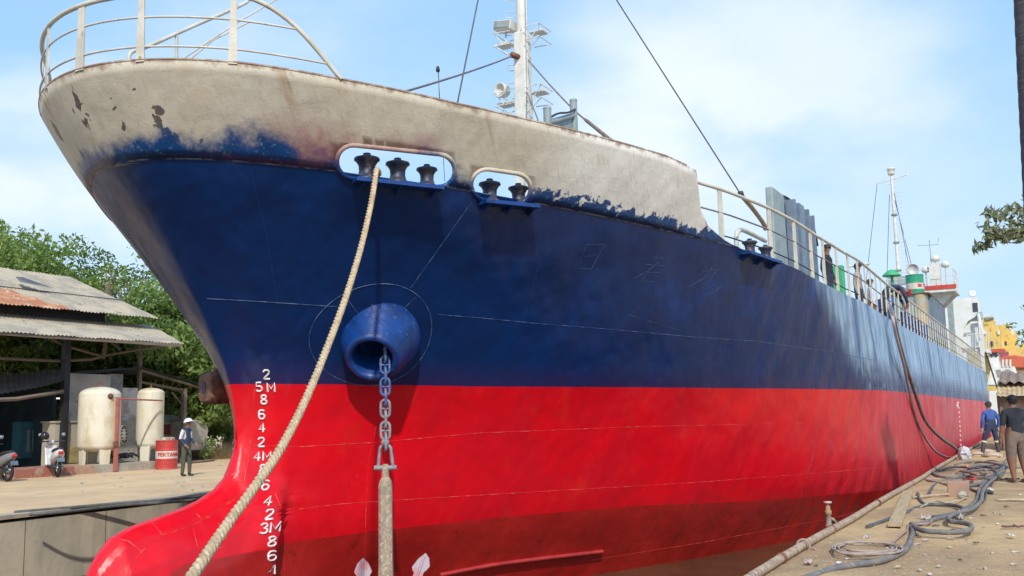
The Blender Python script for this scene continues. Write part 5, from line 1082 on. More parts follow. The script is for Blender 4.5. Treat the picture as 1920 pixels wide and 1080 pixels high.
# ------------------------------------------------------------------ right quay: pipes, hoses, clutter
def Z7(x, y, h=0.0): return P(1400+x/3.692, 820+y/3.692, 'z', ZG+h)
mudpipe = mat('muddy_steel_pipe', (.40, .29, .20), .85, (.27, .18, .13), 7, c3=(.50, .40, .28), sc3=20, lo3=.5, hi3=.65, bst=.5)
hose_g = mat('grey_rubber_hose', (.13, .125, .13), .7, (.19, .17, .15), 5, c3=(.32, .26, .19), sc3=12, lo3=.55, hi3=.7)
hose_d = mat('dark_rubber_hose', (.06, .065, .075), .6, (.12, .11, .10), 5, c3=(.26, .21, .16), sc3=12, lo3=.6, hi3=.72)
hose_p = mat('pink_mud_hose', (.36, .24, .20), .8, (.28, .19, .16), 6, c3=(.42, .34, .25), sc3=15)
hose_r = mat('red_hose', (.55, .05, .06), .55, (.40, .06, .06), 6)
def edge_pipe():
    pts = [Z7(-40, 1030, .05), Z7(100, 962, .05), Z7(400, 826, .05), Z7(660, 682, .05), Z7(860, 560, .05), Z7(1060, 422, .05), Z7(1250, 283, .05)]
    a = Vector((-6, -7.12, 3.02)); x0 = pts[0]
    pp = [Vector((-6, x0.y-.0, ZG+.05))]+pts+[Vector((16.5, -7.05, ZG+.05)), Vector((24, -7.0, ZG+.06)), Vector((40, -6.95, ZG+.06))]
    pp = [Vector((p.x, -7.14+.004*p.x+.02*math.sin(p.x*.8), p.z)) for p in pp]
    o = strip('quay_edge_pipe', spline(pp, 6), .048, mudpipe, None, 12); tag(o, 'long mud stained steel pipe lying along the edge of the near quay', 'pipe')
    for x in (.9, 3.6, 7.5, 12, 17): 
        m = MB(); m.lathe([(.049, -.04), (.06, -.035), (.06, .035), (.049, .04)], (x, -7.14+.004*x+.02*math.sin(x*.8), ZG+.05), (1, .004, 0), 16); m.build('coupling', rust, o)
    v = thing('valve_stub', 'rusty upright hydrant stub with a white topped cap beside the quay edge pipe', 'valve', (3.1, -7.02, ZG)); b = Z7(625, 660, .0); b = Vector((b.x+.25, -7.02, ZG-.1))
    m = MB(); m.lathe([(0, 0), (.036, 0), (.036, .12), (.046, .13), (.046, .17), (.034, .18), (.034, .30), (.046, .31), (.046, .35), (.03, .37), (.03, .42), (0, .42)], b, n=16); m.build('body', mat('valve_rust', (.33, .19, .10), .8, (.25, .22, .17), 9, .45, .6), v)
    m = MB(); m.lathe([(0, .42), (.015, .42), (.015, .45), (.052, .455), (.052, .475), (0, .48)], b, n=14); m.build('cap', mat('pale_cap', (.55, .46, .40), .7), v)
    m = MB(); m.tube([b+Vector((0, 0, .26)), b+Vector((.18, -.02, .22)), b+Vector((.30, -.06, .12))], .025, 8); m.build('side_branch', mudpipe, v)
    t = MB(); c = Z7(525, 760, .05); c.y = -7.13; t.tube([c+Vector((.02*math.sin(a), .075*math.cos(a), .075*math.sin(a))) for a in np.linspace(0, 6.28, 15)[:-1]], .014, 6, closed=True); t.tube([c+Vector((0, -.07, 0)), c+Vector((.0, -.16, -.04)), c+Vector((-.05, -.24, -.045))], .012, 6); tag(t.build('rope_tie', hose_p, None), 'brown rope tie looped round the quay edge pipe', 'rope')
edge_pipe()
HL = [('dark grey hose that snakes from the bottom edge up to the pile', .033, hose_g, [(380, 985), (470, 955), (600, 912), (760, 882), (900, 862), (1010, 828), (1090, 785), (1130, 725), (1152, 650), (1136, 608), (1190, 602), (1290, 572), (1400, 545), (1490, 508), (1560, 466), (1600, 415), (1612, 360), (1652, 308), (1720, 255), (1780, 200), (1800, 150)], 0),
      ('grey hose that folds in a sharp loop on the bare dirt', .032, hose_g, [(1140, 600), (1200, 640), (1320, 655), (1480, 655), (1552, 635), (1545, 605), (1480, 590), (1410, 580), (1400, 552), (1462, 522), (1560, 495), (1622, 440), (1634, 380), (1672, 322), (1740, 262), (1792, 190)], .05),
      ('dark hose arching from the quay pipe over the board', .030, hose_d, [(835, 622), (950, 582), (1080, 532), (1200, 482), (1300, 465), (1420, 470), (1492, 488), (1480, 515), (1400, 538), (1290, 555)], .02),
      ('short dark hose bent round behind the concrete block', .028, hose_d, [(1262, 388), (1300, 332), (1360, 306), (1480, 286), (1560, 262)], .0),
      ('grey hose with a raised pale end by the ship side', .030, hose_g, [(1275, 232), (1320, 266), (1400, 280), (1480, 270), (1520, 222), (1600, 196), (1700, 190), (1780, 185)], .02),
      ('brown hose lying level behind the concrete block', .028, hose_p, [(1240, 292), (1350, 288), (1420, 302), (1520, 312), (1640, 300), (1720, 232)], .0),
      ('grey hose at the back of the pile, below the sack', .030, hose_g, [(1440, 192), (1540, 170), (1650, 172), (1720, 182), (1800, 205)], .05),
      ('short cut length of dark hose with an open end', .028, hose_d, [(1185, 388), (1196, 430), (1235, 468)], .0),
      ('grey hose curled in a tight hook right of the block', .028, hose_g, [(1500, 245), (1560, 230), (1700, 226), (1735, 250), (1690, 282), (1640, 292)], .06),
      ('dark hose that ends beside the litter right of the block', .026, hose_d, [(1530, 352), (1590, 372), (1640, 380), (1705, 386)], .0),
      ('thin pink hose running from the fold to the coil', .014, hose_p, [(1010, 728), (1060, 684), (1110, 640), (1125, 600), (1200, 600), (1270, 590), (1290, 545)], .03),
      ('red hose lying among the grey hoses at the back', .020, hose_r, [(1500, 285), (1560, 290), (1585, 280), (1540, 268)], .08),
      ('pink hose at the back of the pile near the blue jacket', .022, hose_p, [(1560, 180), (1660, 160), (1740, 165), (1800, 172)], .07)]
HL += [('dark hose crossing low in front of the sandbags', .028, hose_d, [(1330, 232), (1400, 210), (1480, 205), (1560, 215), (1640, 205), (1720, 212), (1790, 196)], .04),
      ('brown hose looping between the sack and the block', .026, hose_p, [(1420, 262), (1470, 232), (1540, 245), (1600, 262), (1660, 248), (1640, 222), (1560, 208)], .07),
      ('thin dark cable winding along the right of the twin hoses', .012, hose_d, [(1800, 215), (1770, 262), (1715, 300), (1690, 345), (1660, 380), (1650, 430), (1600, 470)], .02),
      ('grey hose running behind the reddish block to the edge pipe', .030, hose_g, [(1250, 300), (1330, 318), (1400, 330), (1520, 335), (1600, 325), (1650, 302)], .01),
      ('thin brown line trailing from the coil toward the board', .009, hose_p, [(690, 735), (760, 712), (860, 690), (960, 668), (1010, 640)], .0),
      ('thin pale rope lying over the dark arching hose', .010, mat('pale_rope', (.50, .42, .32), .9), [(1170, 500), (1230, 470), (1300, 440), (1380, 452), (1450, 440), (1530, 415)], .06)]
for lab, r_, mt, pl, up in HL:
    pts = [Z7(x, y, r_+up*(1 if 0 < i < len(pl)-1 else .3)) for i, (x, y) in enumerate(pl)]; m = MB(); q = spline(pts, 7); m.tube(q, [r_*(1+.05*math.sin(i*1.7)) for i in range(len(q))], 10)
    tag(m.build('hose', mt, None, recalc=False), lab, 'hose', 'hoses heaped on the near quay')
def coil():
    m = MB(); rs = random.Random(5); pts = []
    for k in range(7):
        for j in range(24):
            a = 2*math.pi*j/24; rx = 175+9*k+rs.uniform(-5, 5)+16*math.sin(k*2.3+a); ry = 24+4*k+5*math.sin(k*1.3+2*a); pts.append(Z7(830+12*math.sin(k*2)+rx*math.cos(a)*(1 if math.cos(a) < 0 else 1.05), 766+ry*math.sin(a)+3*math.cos(k*3), .012+.010*k+.006*math.sin(3*a+k)))
    o = MB(); o.tube(spline(pts, 2), .0115, 7); ob = tag(o.build('rope_coil', mat('mud_rope', (.40, .30, .24), .9, (.27, .21, .19), 9), None, recalc=False), 'loose oval coil of muddy thin hose on the sand beside the quay pipe', 'rope coil')
coil()
tag(strip('bamboo_pole', [Z7(1148, 418, .03), Z7(1280, 402, .03), Z7(1398, 394, .04)], .022, mat('bamboo', (.46, .34, .24), .7, (.36, .25, .17), 5), None, 8), 'pale pole lying against the left side of the concrete block', 'pole')
def quay_bits():
    wood = mat('dusty_board', (.46, .35, .20), .9, (.36, .27, .16), 3, c3=(.27, .20, .13), sc3=9, stretch=(1, 5, 1))
    a, b = Z7(1022, 610, .07), Z7(1118, 375, .07); d = (b-a); m = MB(); m.box((a+b)/2, (d.length, .17, .035), (0, 0, math.atan2(d.y, d.x))); tag(m.build('board', wood, None, bevel=.004), 'wide dusty board lying across the sand beside the quay pipe', 'board')
    a, b = Z7(1000, 625, .03), Z7(1130, 480, .03); d = b-a; m = MB(); m.box((a+b)/2, (d.length, .06, .03), (0, .01, math.atan2(d.y, d.x))); tag(m.build('batten', wood, None), 'narrow batten lying close beside the wide dusty board', 'batten')
    q = Z7(1462, 410); o = thing('concrete_block', 'square reddish concrete block standing among the hoses', 'concrete block', (q.x+.18, q.y, ZG)); m = MB(); m.box((q.x+.2, q.y, ZG+.125), (.34, .36, .27), (0, 0, .1)); m.build('block', mat('reddish_block', (.38, .24, .17), .9, (.30, .20, .15), 5, bst=.5), o, bevel=.015)
    wrap_blob(Z7(1492, 402, .06), .085, 'stone', concrete, 'rounded grey stone leaning on the foot of the reddish block', 'stone', (1.3, 1, .8), 2, .12)
    wrap_blob(P(1808, 853, 'z', ZG+.16), .20, 'sack', mat('white_sack', (.52, .52, .55), .7, (.38, .38, .42), 5, bst=.6, bsc=14, bd=.03), 'crumpled whitish sack where the hanging hoses reach the quay', 'sack', (1.1, .8, 1.15), 3, .26)
    for i, (x, y, r_, lab) in enumerate(((1600, 118, .55, 'left filled sandbag on the ground below the blue jacket'), (1700, 128, .6, 'middle filled sandbag under the feet of the man in blue'), (1655, 100, .5, 'back filled sandbag between the boots of the man in blue'))):
        wrap_blob(Z7(x, y, .05), r_*.62, 'sandbag', mat('sandbag_cloth', (.48, .38, .27), .95, (.40, .30, .22), 4, bst=.6) if i == 0 else bpy.data.materials['sandbag_cloth'], lab, 'sandbag', (1.3, .8, .32), i+3, .10)
    def flat(name, x, y, w, d, rz, mt, lab, cat, h=.02, seed=0):
        rs = random.Random(seed); m = MB(); c = Z7(x, y, 0); n = 7; vs = []
        for i in range(n):
            for j in range(n): vs.append((c.x+(i/(n-1)-.5)*w*math.cos(rz)-(j/(n-1)-.5)*d*math.sin(rz)*(1+.2*math.sin(i)), c.y+(i/(n-1)-.5)*w*math.sin(rz)+(j/(n-1)-.5)*d*math.cos(rz), ZG+.012+h*abs(rs.gauss(0, 1))+.01))
        m.add(vs, [(i*n+j, (i+1)*n+j, (i+1)*n+j+1, i*n+j+1) for i in range(n-1) for j in range(n-1)], 0, True); o = m.build(name, mt, None, recalc=False); s = o.modifiers.new('thick', 'SOLIDIFY'); s.thickness = .003; tag(o, lab, cat)
    wht = mat('dirty_white_plastic', (.62, .60, .58), .6, (.50, .45, .40), 9); pk = mat('pink_rag_cloth', (.55, .42, .40), .9, (.46, .34, .32), 9)
    flat('rag', 830, 712, .22, .10, -.2, pk, 'pale pink rag lying just behind the coil of thin hose', 'rag', .025, 1)
    flat('rag', 1230, 578, .16, .14, .6, mat('sand_rag', (.50, .40, .33), .9), 'sand coloured rag under the crossing of two hoses', 'rag', .03, 2)
    flat('plastic_bag', 430, 882, .16, .06, 0, pk, 'torn pinkish plastic bag on the sand near the bottom edge', 'plastic bag', .02, 3)
    flat('plastic_sheet', 1830, 695, .18, .05, .4, wht, 'white scrap of plastic sheet on the bare dirt at far right', 'plastic sheet', .02, 4)
    flat('foam_board', 1860, 442, .60, .12, -1.3, mat('yellow_foam', (.56, .47, .30), .9), 'pale yellowish foam strip on the dirt at the right edge', 'foam board', .01, 5)
    flat('plastic_bag', 1478, 572, .20, .10, .3, mat('clear_bag', (.42, .40, .38), .4), 'clear grey plastic bag caught beside the folded hose', 'plastic bag', .03, 6)
    flat('plastic_bag', 1680, 372, .25, .12, .3, wht, 'whitish plastic bag right of the twin hoses', 'plastic bag', .03, 7)
    flat('cloth_strip', 1850, 636, .30, .05, -1.2, mat('maroon_cloth', (.16, .07, .07), .9), 'dark maroon strip of cloth on the dirt at the right edge', 'cloth', .015, 8)
    flat('cloth_strip', 1825, 300, .4, .10, -1.2, mat('black_cloth', (.04, .04, .045), .8), 'black cloth scrap behind the foot of the man in black', 'cloth', .02, 9)
    fl = thing('sandal', 'red topped white sandal lying on the hose pile', 'sandal', Z7(1532, 215, .10)); c = Z7(1532, 215, .14)
    m = MB(); m.lathe([(0, 0), (.08, 0), (.085, .015), (0, .02)], c, (.3, -.5, 1), 14); m.build('sole', hose_r, fl); m = MB(); m.tube([c+Vector((-.05, .03, .02)), c+Vector((0, 0, .07)), c+Vector((.05, -.03, .02))], .012, 5); m.build('strap', wht, fl)
    rs = random.Random(11); cols = [wht, pk, mat('straw_bit', (.55, .45, .28), .9), mat('dark_bit', (.08, .07, .06), .9), concrete]
    spots = [(1310, 612), (1430, 640), (1520, 672), (1640, 620), (1765, 532), (1715, 520), (1900, 398), (1190, 690), (1240, 712), (1232, 812), (1180, 742), (1050, 898), (1195, 916), (1395, 762), (1590, 730), (1700, 800), (1870, 795), (1270, 950), (1650, 905), (1480, 850), (980, 770), (700, 842), (640, 870), (480, 888), (1420, 700), (1740, 600), (1800, 480), (1550, 560), (1640, 540), (600, 948), (1330, 890), (1850, 880)]
    nm = ['white paper scrap', 'pink plastic scrap', 'straw coloured chip', 'dark flake', 'small grey stone']
    for i, (x, y) in enumerate(spots):
        k = rs.randrange(5); q = Z7(x, y, .012); m = MB()
        if k < 4:
            w = rs.uniform(.02, .06); m.add([(-w, -w*.4, 0), (w*.9, -w*.5, .012), (w, w*.45, .0), (0, w*.6, .016), (-w*.8, w*.4, .004)], [(0, 1, 2, 3, 4)])
            o = m.build('litter_scrap', cols[k], None, loc=q, recalc=False); s = o.modifiers.new('thick', 'SOLIDIFY'); s.thickness = .003
        else: m.box((0, 0, 0), (.05, .04, .025), (.2, .1, i), taper=(.6, .7)); o = m.build('pebble', cols[k], None, loc=q, bevel=.006)
        o.rotation_euler[2] = rs.uniform(0, 6); tag(o, nm[k]+' lying loose on the near quay dirt', 'litter' if k < 4 else 'pebble', nm[k]+'s on the quay')
    # fine grit and gravel: nobody could count it
    V = []; F_ = []; M_ = []
    for i in range(2600):
        x = 1500+420*rs.random() if rs.random() < .7 else 1400+520*rs.random(); y = 830+250*rs.random()**.8
        q = P(x, y, 'z', ZG)
        if q.y > -7.2 or q.x > 35: continue
        w = rs.uniform(.003, .011)*(1 if rs.random() < .95 else 1.8); o_ = len(V); a = rs.uniform(0, 6)
        for dx, dy, dz in ((1, 0, 0), (-.5, .8, 0), (-.5, -.8, 0), (0, 0, .8)): V.append((q.x+w*(dx*math.cos(a)-dy*math.sin(a)), q.y+w*(dx*math.sin(a)+dy*math.cos(a)), ZG+.004+w*dz+.012))
        F_ += [(o_, o_+1, o_+3), (o_+1, o_+2, o_+3), (o_+2, o_, o_+3)]; M_ += [rs.choice((0, 0, 1, 2))]*3
    me = bpy.data.meshes.new('gravel'); me.from_pydata(V, [], F_)
    for mt in (concrete, mat('brown_grit', (.24, .17, .11), .95), mat('pale_grit', (.42, .35, .26), .95)): me.materials.append(mt)
    me.polygons.foreach_set('material_index', M_); o = bpy.data.objects.new('gravel', me); COL.objects.link(o); tag(o, 'scattered grit and gravel over the near quay dirt', 'gravel', None, 'stuff')
quay_bits()
# hoses hanging from the rail down to the quay
def Z6(x, y): return 1640+x/4.154, 640+y/4.154
def hang():
    D1 = (np.array(P(1668, 600, 'y', -6.32))-CAM)@_f; D2 = (np.array(P(1800, 852, 'z', ZG))-CAM)@_f
    for k, (pl, r_, mt, lab, d1) in enumerate((([(1664, 572), (1674, 588), (1682, 625)]+[Z6(*p) for p in ((215, 90), (245, 200), (290, 330), (340, 480), (385, 600), (450, 690), (540, 770), (625, 828), (660, 880))], .05, hose_g, 'dark hose hanging from the ship rail to the sack, the upper of the two', 0),
                     ([(1662, 570), (1672, 590), (1680, 627)]+[Z6(*p) for p in ((205, 100), (232, 200), (258, 330), (290, 480), (330, 620), (400, 760), (480, 860), (560, 905))], .038, mat('buff_hose', (.52, .43, .37), .8, (.40, .33, .36), 5), 'pale hose hanging in a lower curve from the ship rail with a red end', .1))):
        n = len(pl); pts = [PD(x, y, D1-.4-k*.5+(D2-D1)*(i/(n-1))**1.3 if i > 1 else D1-.0) for i, (x, y) in enumerate(pl)]
        pts[0] = P(pl[0][0], pl[0][1]-6, 'y', -5.9)
        o = strip('hanging_hose', spline(pts, 6), r_, mt, None, 10); tag(o, lab, 'hose', 'hoses hanging over the ship side')
        if k: e = pts[-1]; strip('red_end', spline([e, PD(*Z6(640, 915), D2-.35), PD(*Z6(682, 940), D2-.3)], 5), r_*1.05, hose_r, o, 10)
    o = strip('marker_line', [PD(*Z6(x, y), D2+.0) for x, y in ((650, 470), (660, 600), (664, 720), (668, 830))], .004, wp, None, 4); bpy.data.objects.remove(o)
hang()
# painted centre marks on the plating
m = MB()
for i in range(9):
    a, b = hit(*Z6(652+i*2, 510+i*36)), hit(*Z6(653+i*2, 524+i*36)); n_ = Vector((0, -.01, 0)); m = MB(); m.tube([a+n_, b+n_], .028, 5, flat=.2); m.build('paint_mark', mat('mark_white', (.7, .62, .62), .6) if i == 0 else bpy.data.materials['mark_white'], hull)
for i in range(8):
    a, b = hit(*Z6(636+i*2, 300+i*20)), hit(*Z6(638+i*2, 308+i*20)); n_ = Vector((0, -.01, 0)); m = MB(); m.tube([a+n_, b+n_], .028, 5, flat=.2); m.build('paint_mark', bpy.data.materials['mark_white'], hull)
ar = [hit(*Z6(x, y)) for x, y in ((636, 505), (648, 470), (660, 508), (650, 498), (640, 512))]; m = MB(); m.tube([p+Vector((0, -.012, 0)) for p in ar], .035, 5, flat=.3); m.build('arrow_mark', bpy.data.materials['mark_white'], hull)
# ------------------------------------------------------------------ right edge: shed, branch, pole
def right_shed():
    o = thing('quay_hut', 'small timber hut with a rippled sheet roof at the right edge beyond the two men', 'hut', (31, -9.5, ZG)); X = 29.0
    e0, e1 = P(1866, 742, 'x', X), P(1866, 742, 'x', X); y0, y1 = -8.1, -12.5; z = e0.z
    tanr = mat('tan_sheet', (.50, .38, .22), .8, (.38, .27, .15), 2, c3=(.26, .16, .09), sc3=4); tl = mat('old_tile_sheet', (.20, .13, .10), .85, (.28, .20, .15), 3)
    corr('lower_roof', (X, y1, z-.05), (X, y0, z), (X+1.4, y0, z+.55), (X+1.4, y1, z+.50), tanr, o, pitch=.16, amp=.025)
    corr('roof', (X+.7, y1, z+.42), (X+.7, y0-.05, z+.47), (X+4, y0-.05, z+.95), (X+4, y1, z+.9), tl, o, pitch=.30, amp=.05)
    m = MB(); m.box((X+.35, (y0+y1)/2, z-.12), (.1, y0-y1, .14)); m.build('beam', timber, o)
    for y in (y0-.1, y0-1.05, y0-2.4): m = MB(); m.box((X+.4, y, (ZG+z)/2), (.12, .12, z-ZG)); m.build('post', timber, o)
    m = MB(); m.box((X+.55, y0-.55, (ZG+z)/2), (.06, .85, z-ZG-.2)); m.build('wall_board', mat('pinkish_board', (.40, .30, .26), .9, (.32, .24, .20), 2), o)
    m = MB(); m.box((X+2.6, (y0+y1)/2, (ZG+z)/2), (.1, y0-y1, z-ZG)); m.build('back_wall', mat('hut_dark_wall', (.03, .035, .06), .8), o)
    m = MB(); m.box((X+1.8, y0-.0, (ZG+z)/2+.1), (2.8, .06, z-ZG)); m.build('side_wall', timber, o)
    c = thing('crate', 'yellowish box standing in the doorway of the timber hut', 'box', (X+.5, y0-1.2, ZG)); m = MB(); m.box((X+.3, y0-1.25, ZG+.5), (.5, .5, .9)); m.build('box', mat('ochre_box', (.45, .33, .12), .8), c, bevel=.02)
right_shed()
def pole():
    a, b = PD(1924, -60, 3.5), PD(1947, 420, 3.5); d = (b-a); base = b+d*((ZG-b.z)/d.z); o = thing('lamp_pole', 'dark leaning ribbed pole cut off by the top right edge of the photo', 'pole', base)
    m = MB(); n = 150; pts = [base+(a-base)*(i/n)*1.03 for i in range(n+1)]; m.tube(pts, [.046+.0009*math.sin(i*2.1) for i in range(n+1)], 14); m.build('shaft', mat('pole_bark', (.065, .055, .07), .8, (.10, .08, .085), 14, stretch=(1, 1, 5), bst=.6), o)
pole()
def branch_tree():
    base = Vector((17, -13.4, ZG)); root = thing('tree', 'tree beyond the right edge that reaches one leafy branch into the frame', 'tree', base)
    D = 19.0; tips = [[(1990, 440), (1940, 428), (1905, 418), (1870, 405), (1852, 398)], [(1940, 428), (1900, 436), (1870, 432), (1850, 455), (1834, 464)], [(1990, 440), (1930, 405), (1905, 392), (1890, 395)], [(1900, 436), (1880, 445), (1862, 441), (1846, 420)], [(1940, 428), (1915, 445), (1895, 436)]]
    m = MB(); fork = PD(2010, 442, D); m.tube(spline([base-Vector((0, 0, .2)), base+Vector((.2, .2, 3)), fork+Vector((0, -.6, .3)), fork], 6), [.22-.009*i for i in range(19)], 9)
    cen = []; rs = np.random.RandomState(5)
    for l in tips:
        q = spline([PD(x, y, D+.15*k) for k, (x, y) in enumerate(l)], 5); m.tube(q, [.035*(1-.8*i/len(q))+.004 for i in range(len(q))], 6); cen += [np.array(p) for p in q[2:]]
    for k in range(14):
        e = fork+Vector((rs.normal()*1.6, -2.2+rs.normal()*1.5, 1.5+rs.normal()*1.3)); m.tube([fork+Vector((0, -.6, .3)), e], [.05, .015], 5)
        for _ in range(5): cen.append(np.array(e)+rs.normal(size=3)*.5)
    m.build('trunk', bark, root)
    V, F_ = leaves(cen, [.15]*len(cen), 420, .095, .8, .28, .2); me = bpy.data.meshes.new('crown'); me.from_pydata((V-np.array(base)).tolist(), [], F_.tolist()); me.materials.append(leafmat('leaf_grey', (.26, .28, .17), (.19, .21, .12), (.34, .34, .22))); o = bpy.data.objects.new('crown', me); COL.objects.link(o); o.parent = root
branch_tree()
# ------------------------------------------------------------------ craft and works beyond the stern
def bx(name, p0, p1, X, th, mt, parent, bevel=0):
    a, b = P(p0[0], p0[1], 'x', X), P(p1[0], p1[1], 'x', X); m = MB(); m.box(((X+th/2), (a.y+b.y)/2, (a.z+b.z)/2), (th, abs(a.y-b.y), abs(a.z-b.z))); return m.build(name, mt, parent, bevel=bevel)
wv = mat('vessel_white', (.70, .70, .67), .5, (.60, .60, .56), .6, c3=(.45, .40, .32), sc3=2.5, lo3=.6, hi3=.75); yel = mat('vessel_yellow', (.68, .49, .13), .6, (.60, .42, .14), .8, c3=(.45, .28, .12), sc3=2); orr = mat('vessel_orange', (.55, .12, .05), .6, (.45, .09, .05), 1)
glass = mat('vessel_glass', (.05, .06, .08), .15)
def white_vessel():
    X = 72; o = thing('white_vessel', 'tall white ship superstructure with a curved bracket rising behind the stern', 'ship', (X+10, -3, ZW))
    out = [(1762, 563), (1829, 557), (1836, 562), (1839, 588), (1832, 592), (1815, 602), (1807, 615), (1804, 640), (1804, 760), (1762, 760)]
    m = MB(); m.prism([P(x, y, 'x', X) for x, y in out], Vector((.25, 0, 0))); w = m.build('front_bulkhead', wv, o)
    m = MB(); a, b = P(1762, 563, 'x', X), P(1829, 557, 'x', X); m.box((X+4, (a.y+b.y)/2, a.z-2.0), (7.4, abs(a.y-b.y), 3.6)); m.build('deckhouse', wv, o)
    bx('window', (1823, 568), (1834, 584), X-.05, .12, glass, w)
    for x in (1786,): bx('plate_joint', (x, 562), (x+.6, 700), X-.03, .05, greym, w)
    m = MB(); m.box((X+14, -2.0, 3.2), (30, 7.5, 5)); m.build('hull', mat('vessel_hull_grey', (.3, .3, .3), .5), o)
    bx('platform', (1829, 655), (1856, 661), X-1, 2.5, wv, o)
    m = MB(); rail = [P(x, y, 'x', X-1) for x, y in ((1812, 627), (1856, 625))]; m.tube(rail, .035, 5)
    for x in range(1814, 1858, 5): m.tube([P(x, 626, 'x', X-1), P(x, 655, 'x', X-1)], .03, 5)
    m.build('platform_rail', wv, o)
    m = MB(); m.tube([P(1834, 588, 'x', X-.5), P(1842, 626, 'x', X-.5)], .12, 6); m.tube([P(1820, 606, 'x', X-.5), P(1836, 604, 'x', X-.5), P(1838, 640, 'x', X-.5)], .12, 6); m.build('strut', wv, o)
    bx('wing_box', (1833, 585), (1842, 597), X-.3, 1, mat('pale_teal', (.35, .48, .45), .5), o)
    m = MB(); c = P(1823, 551, 'x', X+.5); m.lathe([(0, -.1), (.2, -.1), (.28, .1), (.2, .12), (0, .05)], c, (-1, -.2, 0), 14); m.tube([c, c-Vector((0, 0, .5))], .05, 5); m.build('searchlight', wv, o)
    m = MB(); m.box(P(1845, 700, 'x', X-1.2), (.2, .25, 5)); m.build('pillar', wv, o)
white_vessel()
def tug():
    X = 76; o = thing('white_tug', 'small white wheelhouse with two slanted windows beside the hut roof', 'boat', (X+3, -6.5, ZW))
    a = [P(x, y, 'x', X) for x, y in ((1858, 688), (1902, 687), (1911, 722), (1850, 722))]; m = MB(); m.prism(a, Vector((3, 0, 0))); w = m.build('wheelhouse', wv, o, bevel=.04)
    for q in (((1867, 694), (1876, 693), (1880, 707), (1871, 708)), ((1884, 693), (1894, 693), (1900, 707), (1888, 708))):
        m = MB(); m.prism([P(x, y, 'x', X-.04) for x, y in q], Vector((.08, 0, 0))); m.build('window', mat('tug_glass', (.30, .30, .28), .2) if not bpy.data.materials.get('tug_glass') else bpy.data.materials['tug_glass'], w)
    bx('red_stripe', (1877, 713), (1888, 718), X-.05, .1, hose_r, w)
    bx('upper_house', (1853, 660), (1874, 688), X+2, 3, wv, o)
    for x in (1860, 1868): m = MB(); m.lathe([(0, 0), (.16, 0), (.16, .05), (0, .05)], P(x, 665, 'x', X+1.95), (-1, 0, 0), 12); m.build('porthole', glass, o)
    bx('roof_band', (1850, 655), (1884, 660), X+1.8, 3.4, mat('tug_red', (.55, .09, .05), .5), o)
    m = MB(); m.box((X+6, -6.0, 3.6), (20, 4.2, 4.2)); m.build('hull', wv, o)
    m = MB()
    for x in (1880, 1887, 1894): m.tube([P(x, 674, 'x', X), P(x, 688, 'x', X)], .09, 6)
    m.build('mast_stub', wv, o)
tug()
def yellow():
    X = 108; o = thing('yellow_vessel', 'large yellow vessel with stepped decks far behind the stern', 'ship', (X, -6, ZW)); rs = random.Random(4)
    for p0, p1, dx in (((1812, 598), (1868, 660), 0), ((1838, 612), (1878, 665), -1), ((1865, 610), (1900, 690), 2), ((1880, 622), (1912, 700), 3), ((1815, 590), (1840, 600), 1)): bx('deck_house', p0, p1, X+dx, 5, yel, o)
    for i in range(7): x = 1818+i*13; bx('window', (x, 640 if i % 2 else 620), (x+5, 648 if i % 2 else 627), X-1.2, .2, glass if i % 2 else wv, o)
    for x, y in ((1838, 590), (1864, 600), (1885, 615), (1846, 592), (1875, 606)): bx('deck_rail', (x, y), (x+16, y+1.2), X-1, .2, wv, o); 
    for x in (1856, 1866, 1880): bx('white_post', (x, 640), (x+2, 668), X-2, .2, wv, o)
    bx('bow_plate', (1812, 660), (1930, 760), X+1, 6, yel, o)
    m = MB(); m.tube([P(1848, 598, 'x', X), P(1862, 594, 'x', X)], .3, 6); m.build('davit', greym, o)
    d = thing('orange_boat', 'orange red rounded boat cover behind the white wheelhouse', 'boat', (95, -9, ZW)); out = [(1873, 676), (1876, 670), (1886, 667), (1905, 666), (1925, 669), (1945, 676), (1945, 690), (1875, 690)]
    m = MB(); m.prism([P(x, y, 'x', 94) for x, y in out], Vector((8, 0, 0))); m.build('cover', orr, d, bevel=.1); bx('hull', (1875, 690), (1945, 720), 94.3, 7, mat('ochre_hull', (.42, .25, .09), .6), d)
    c = thing('yellow_crane', 'slanted yellow crane arm above the orange boat at the right edge', 'crane', (98, -10, ZG)); m = MB(); m.prism([P(x, y, 'x', 97) for x, y in ((1903, 668), (1912, 668), (1926, 645), (1918, 643))], Vector((.8, 0, 0))); m.build('arm', yel, c); m = MB(); m.box(P(1908, 700, 'x', 97.4), (1.2, 1.2, 5)); m.build('base', yel, c)
    t = MB(); t.prism([P(x, y, 'x', 60) for x, y in ((1905, 705), (1930, 712), (1930, 720), (1906, 714))], Vector((1.5, 0, .2))); tag(t.build('blue_tarpaulin', mat('tarp_blue', (.03, .22, .60), .5), None), 'bright blue tarpaulin above the hut roof at the right edge', 'tarpaulin')
    p = thing('purple_container', 'purple red cargo block between the white house and the crane', 'container', (100, -8, ZG)); bx('box', (1874, 660), (1903, 672), 99, 4, mat('purple_red', (.42, .08, .14), .6), p)
yellow()
q = P(1905, 640, 'x', 62); tree('palm_like_tree', 'grey green tree in front of the yellow vessel at the right edge', (62, q.y-1.2, ZG), 8.6, 1.6, 6.6, LM[1], None, 16, 190, .16, .15, 77, cr=(.2, .35))
# gear lines over the stern
wire('stern_hose', P(1848, 660, 'y', -6.5), P(1870, 728, 'y', -6.6), .05, -.0, hose_d, 6)
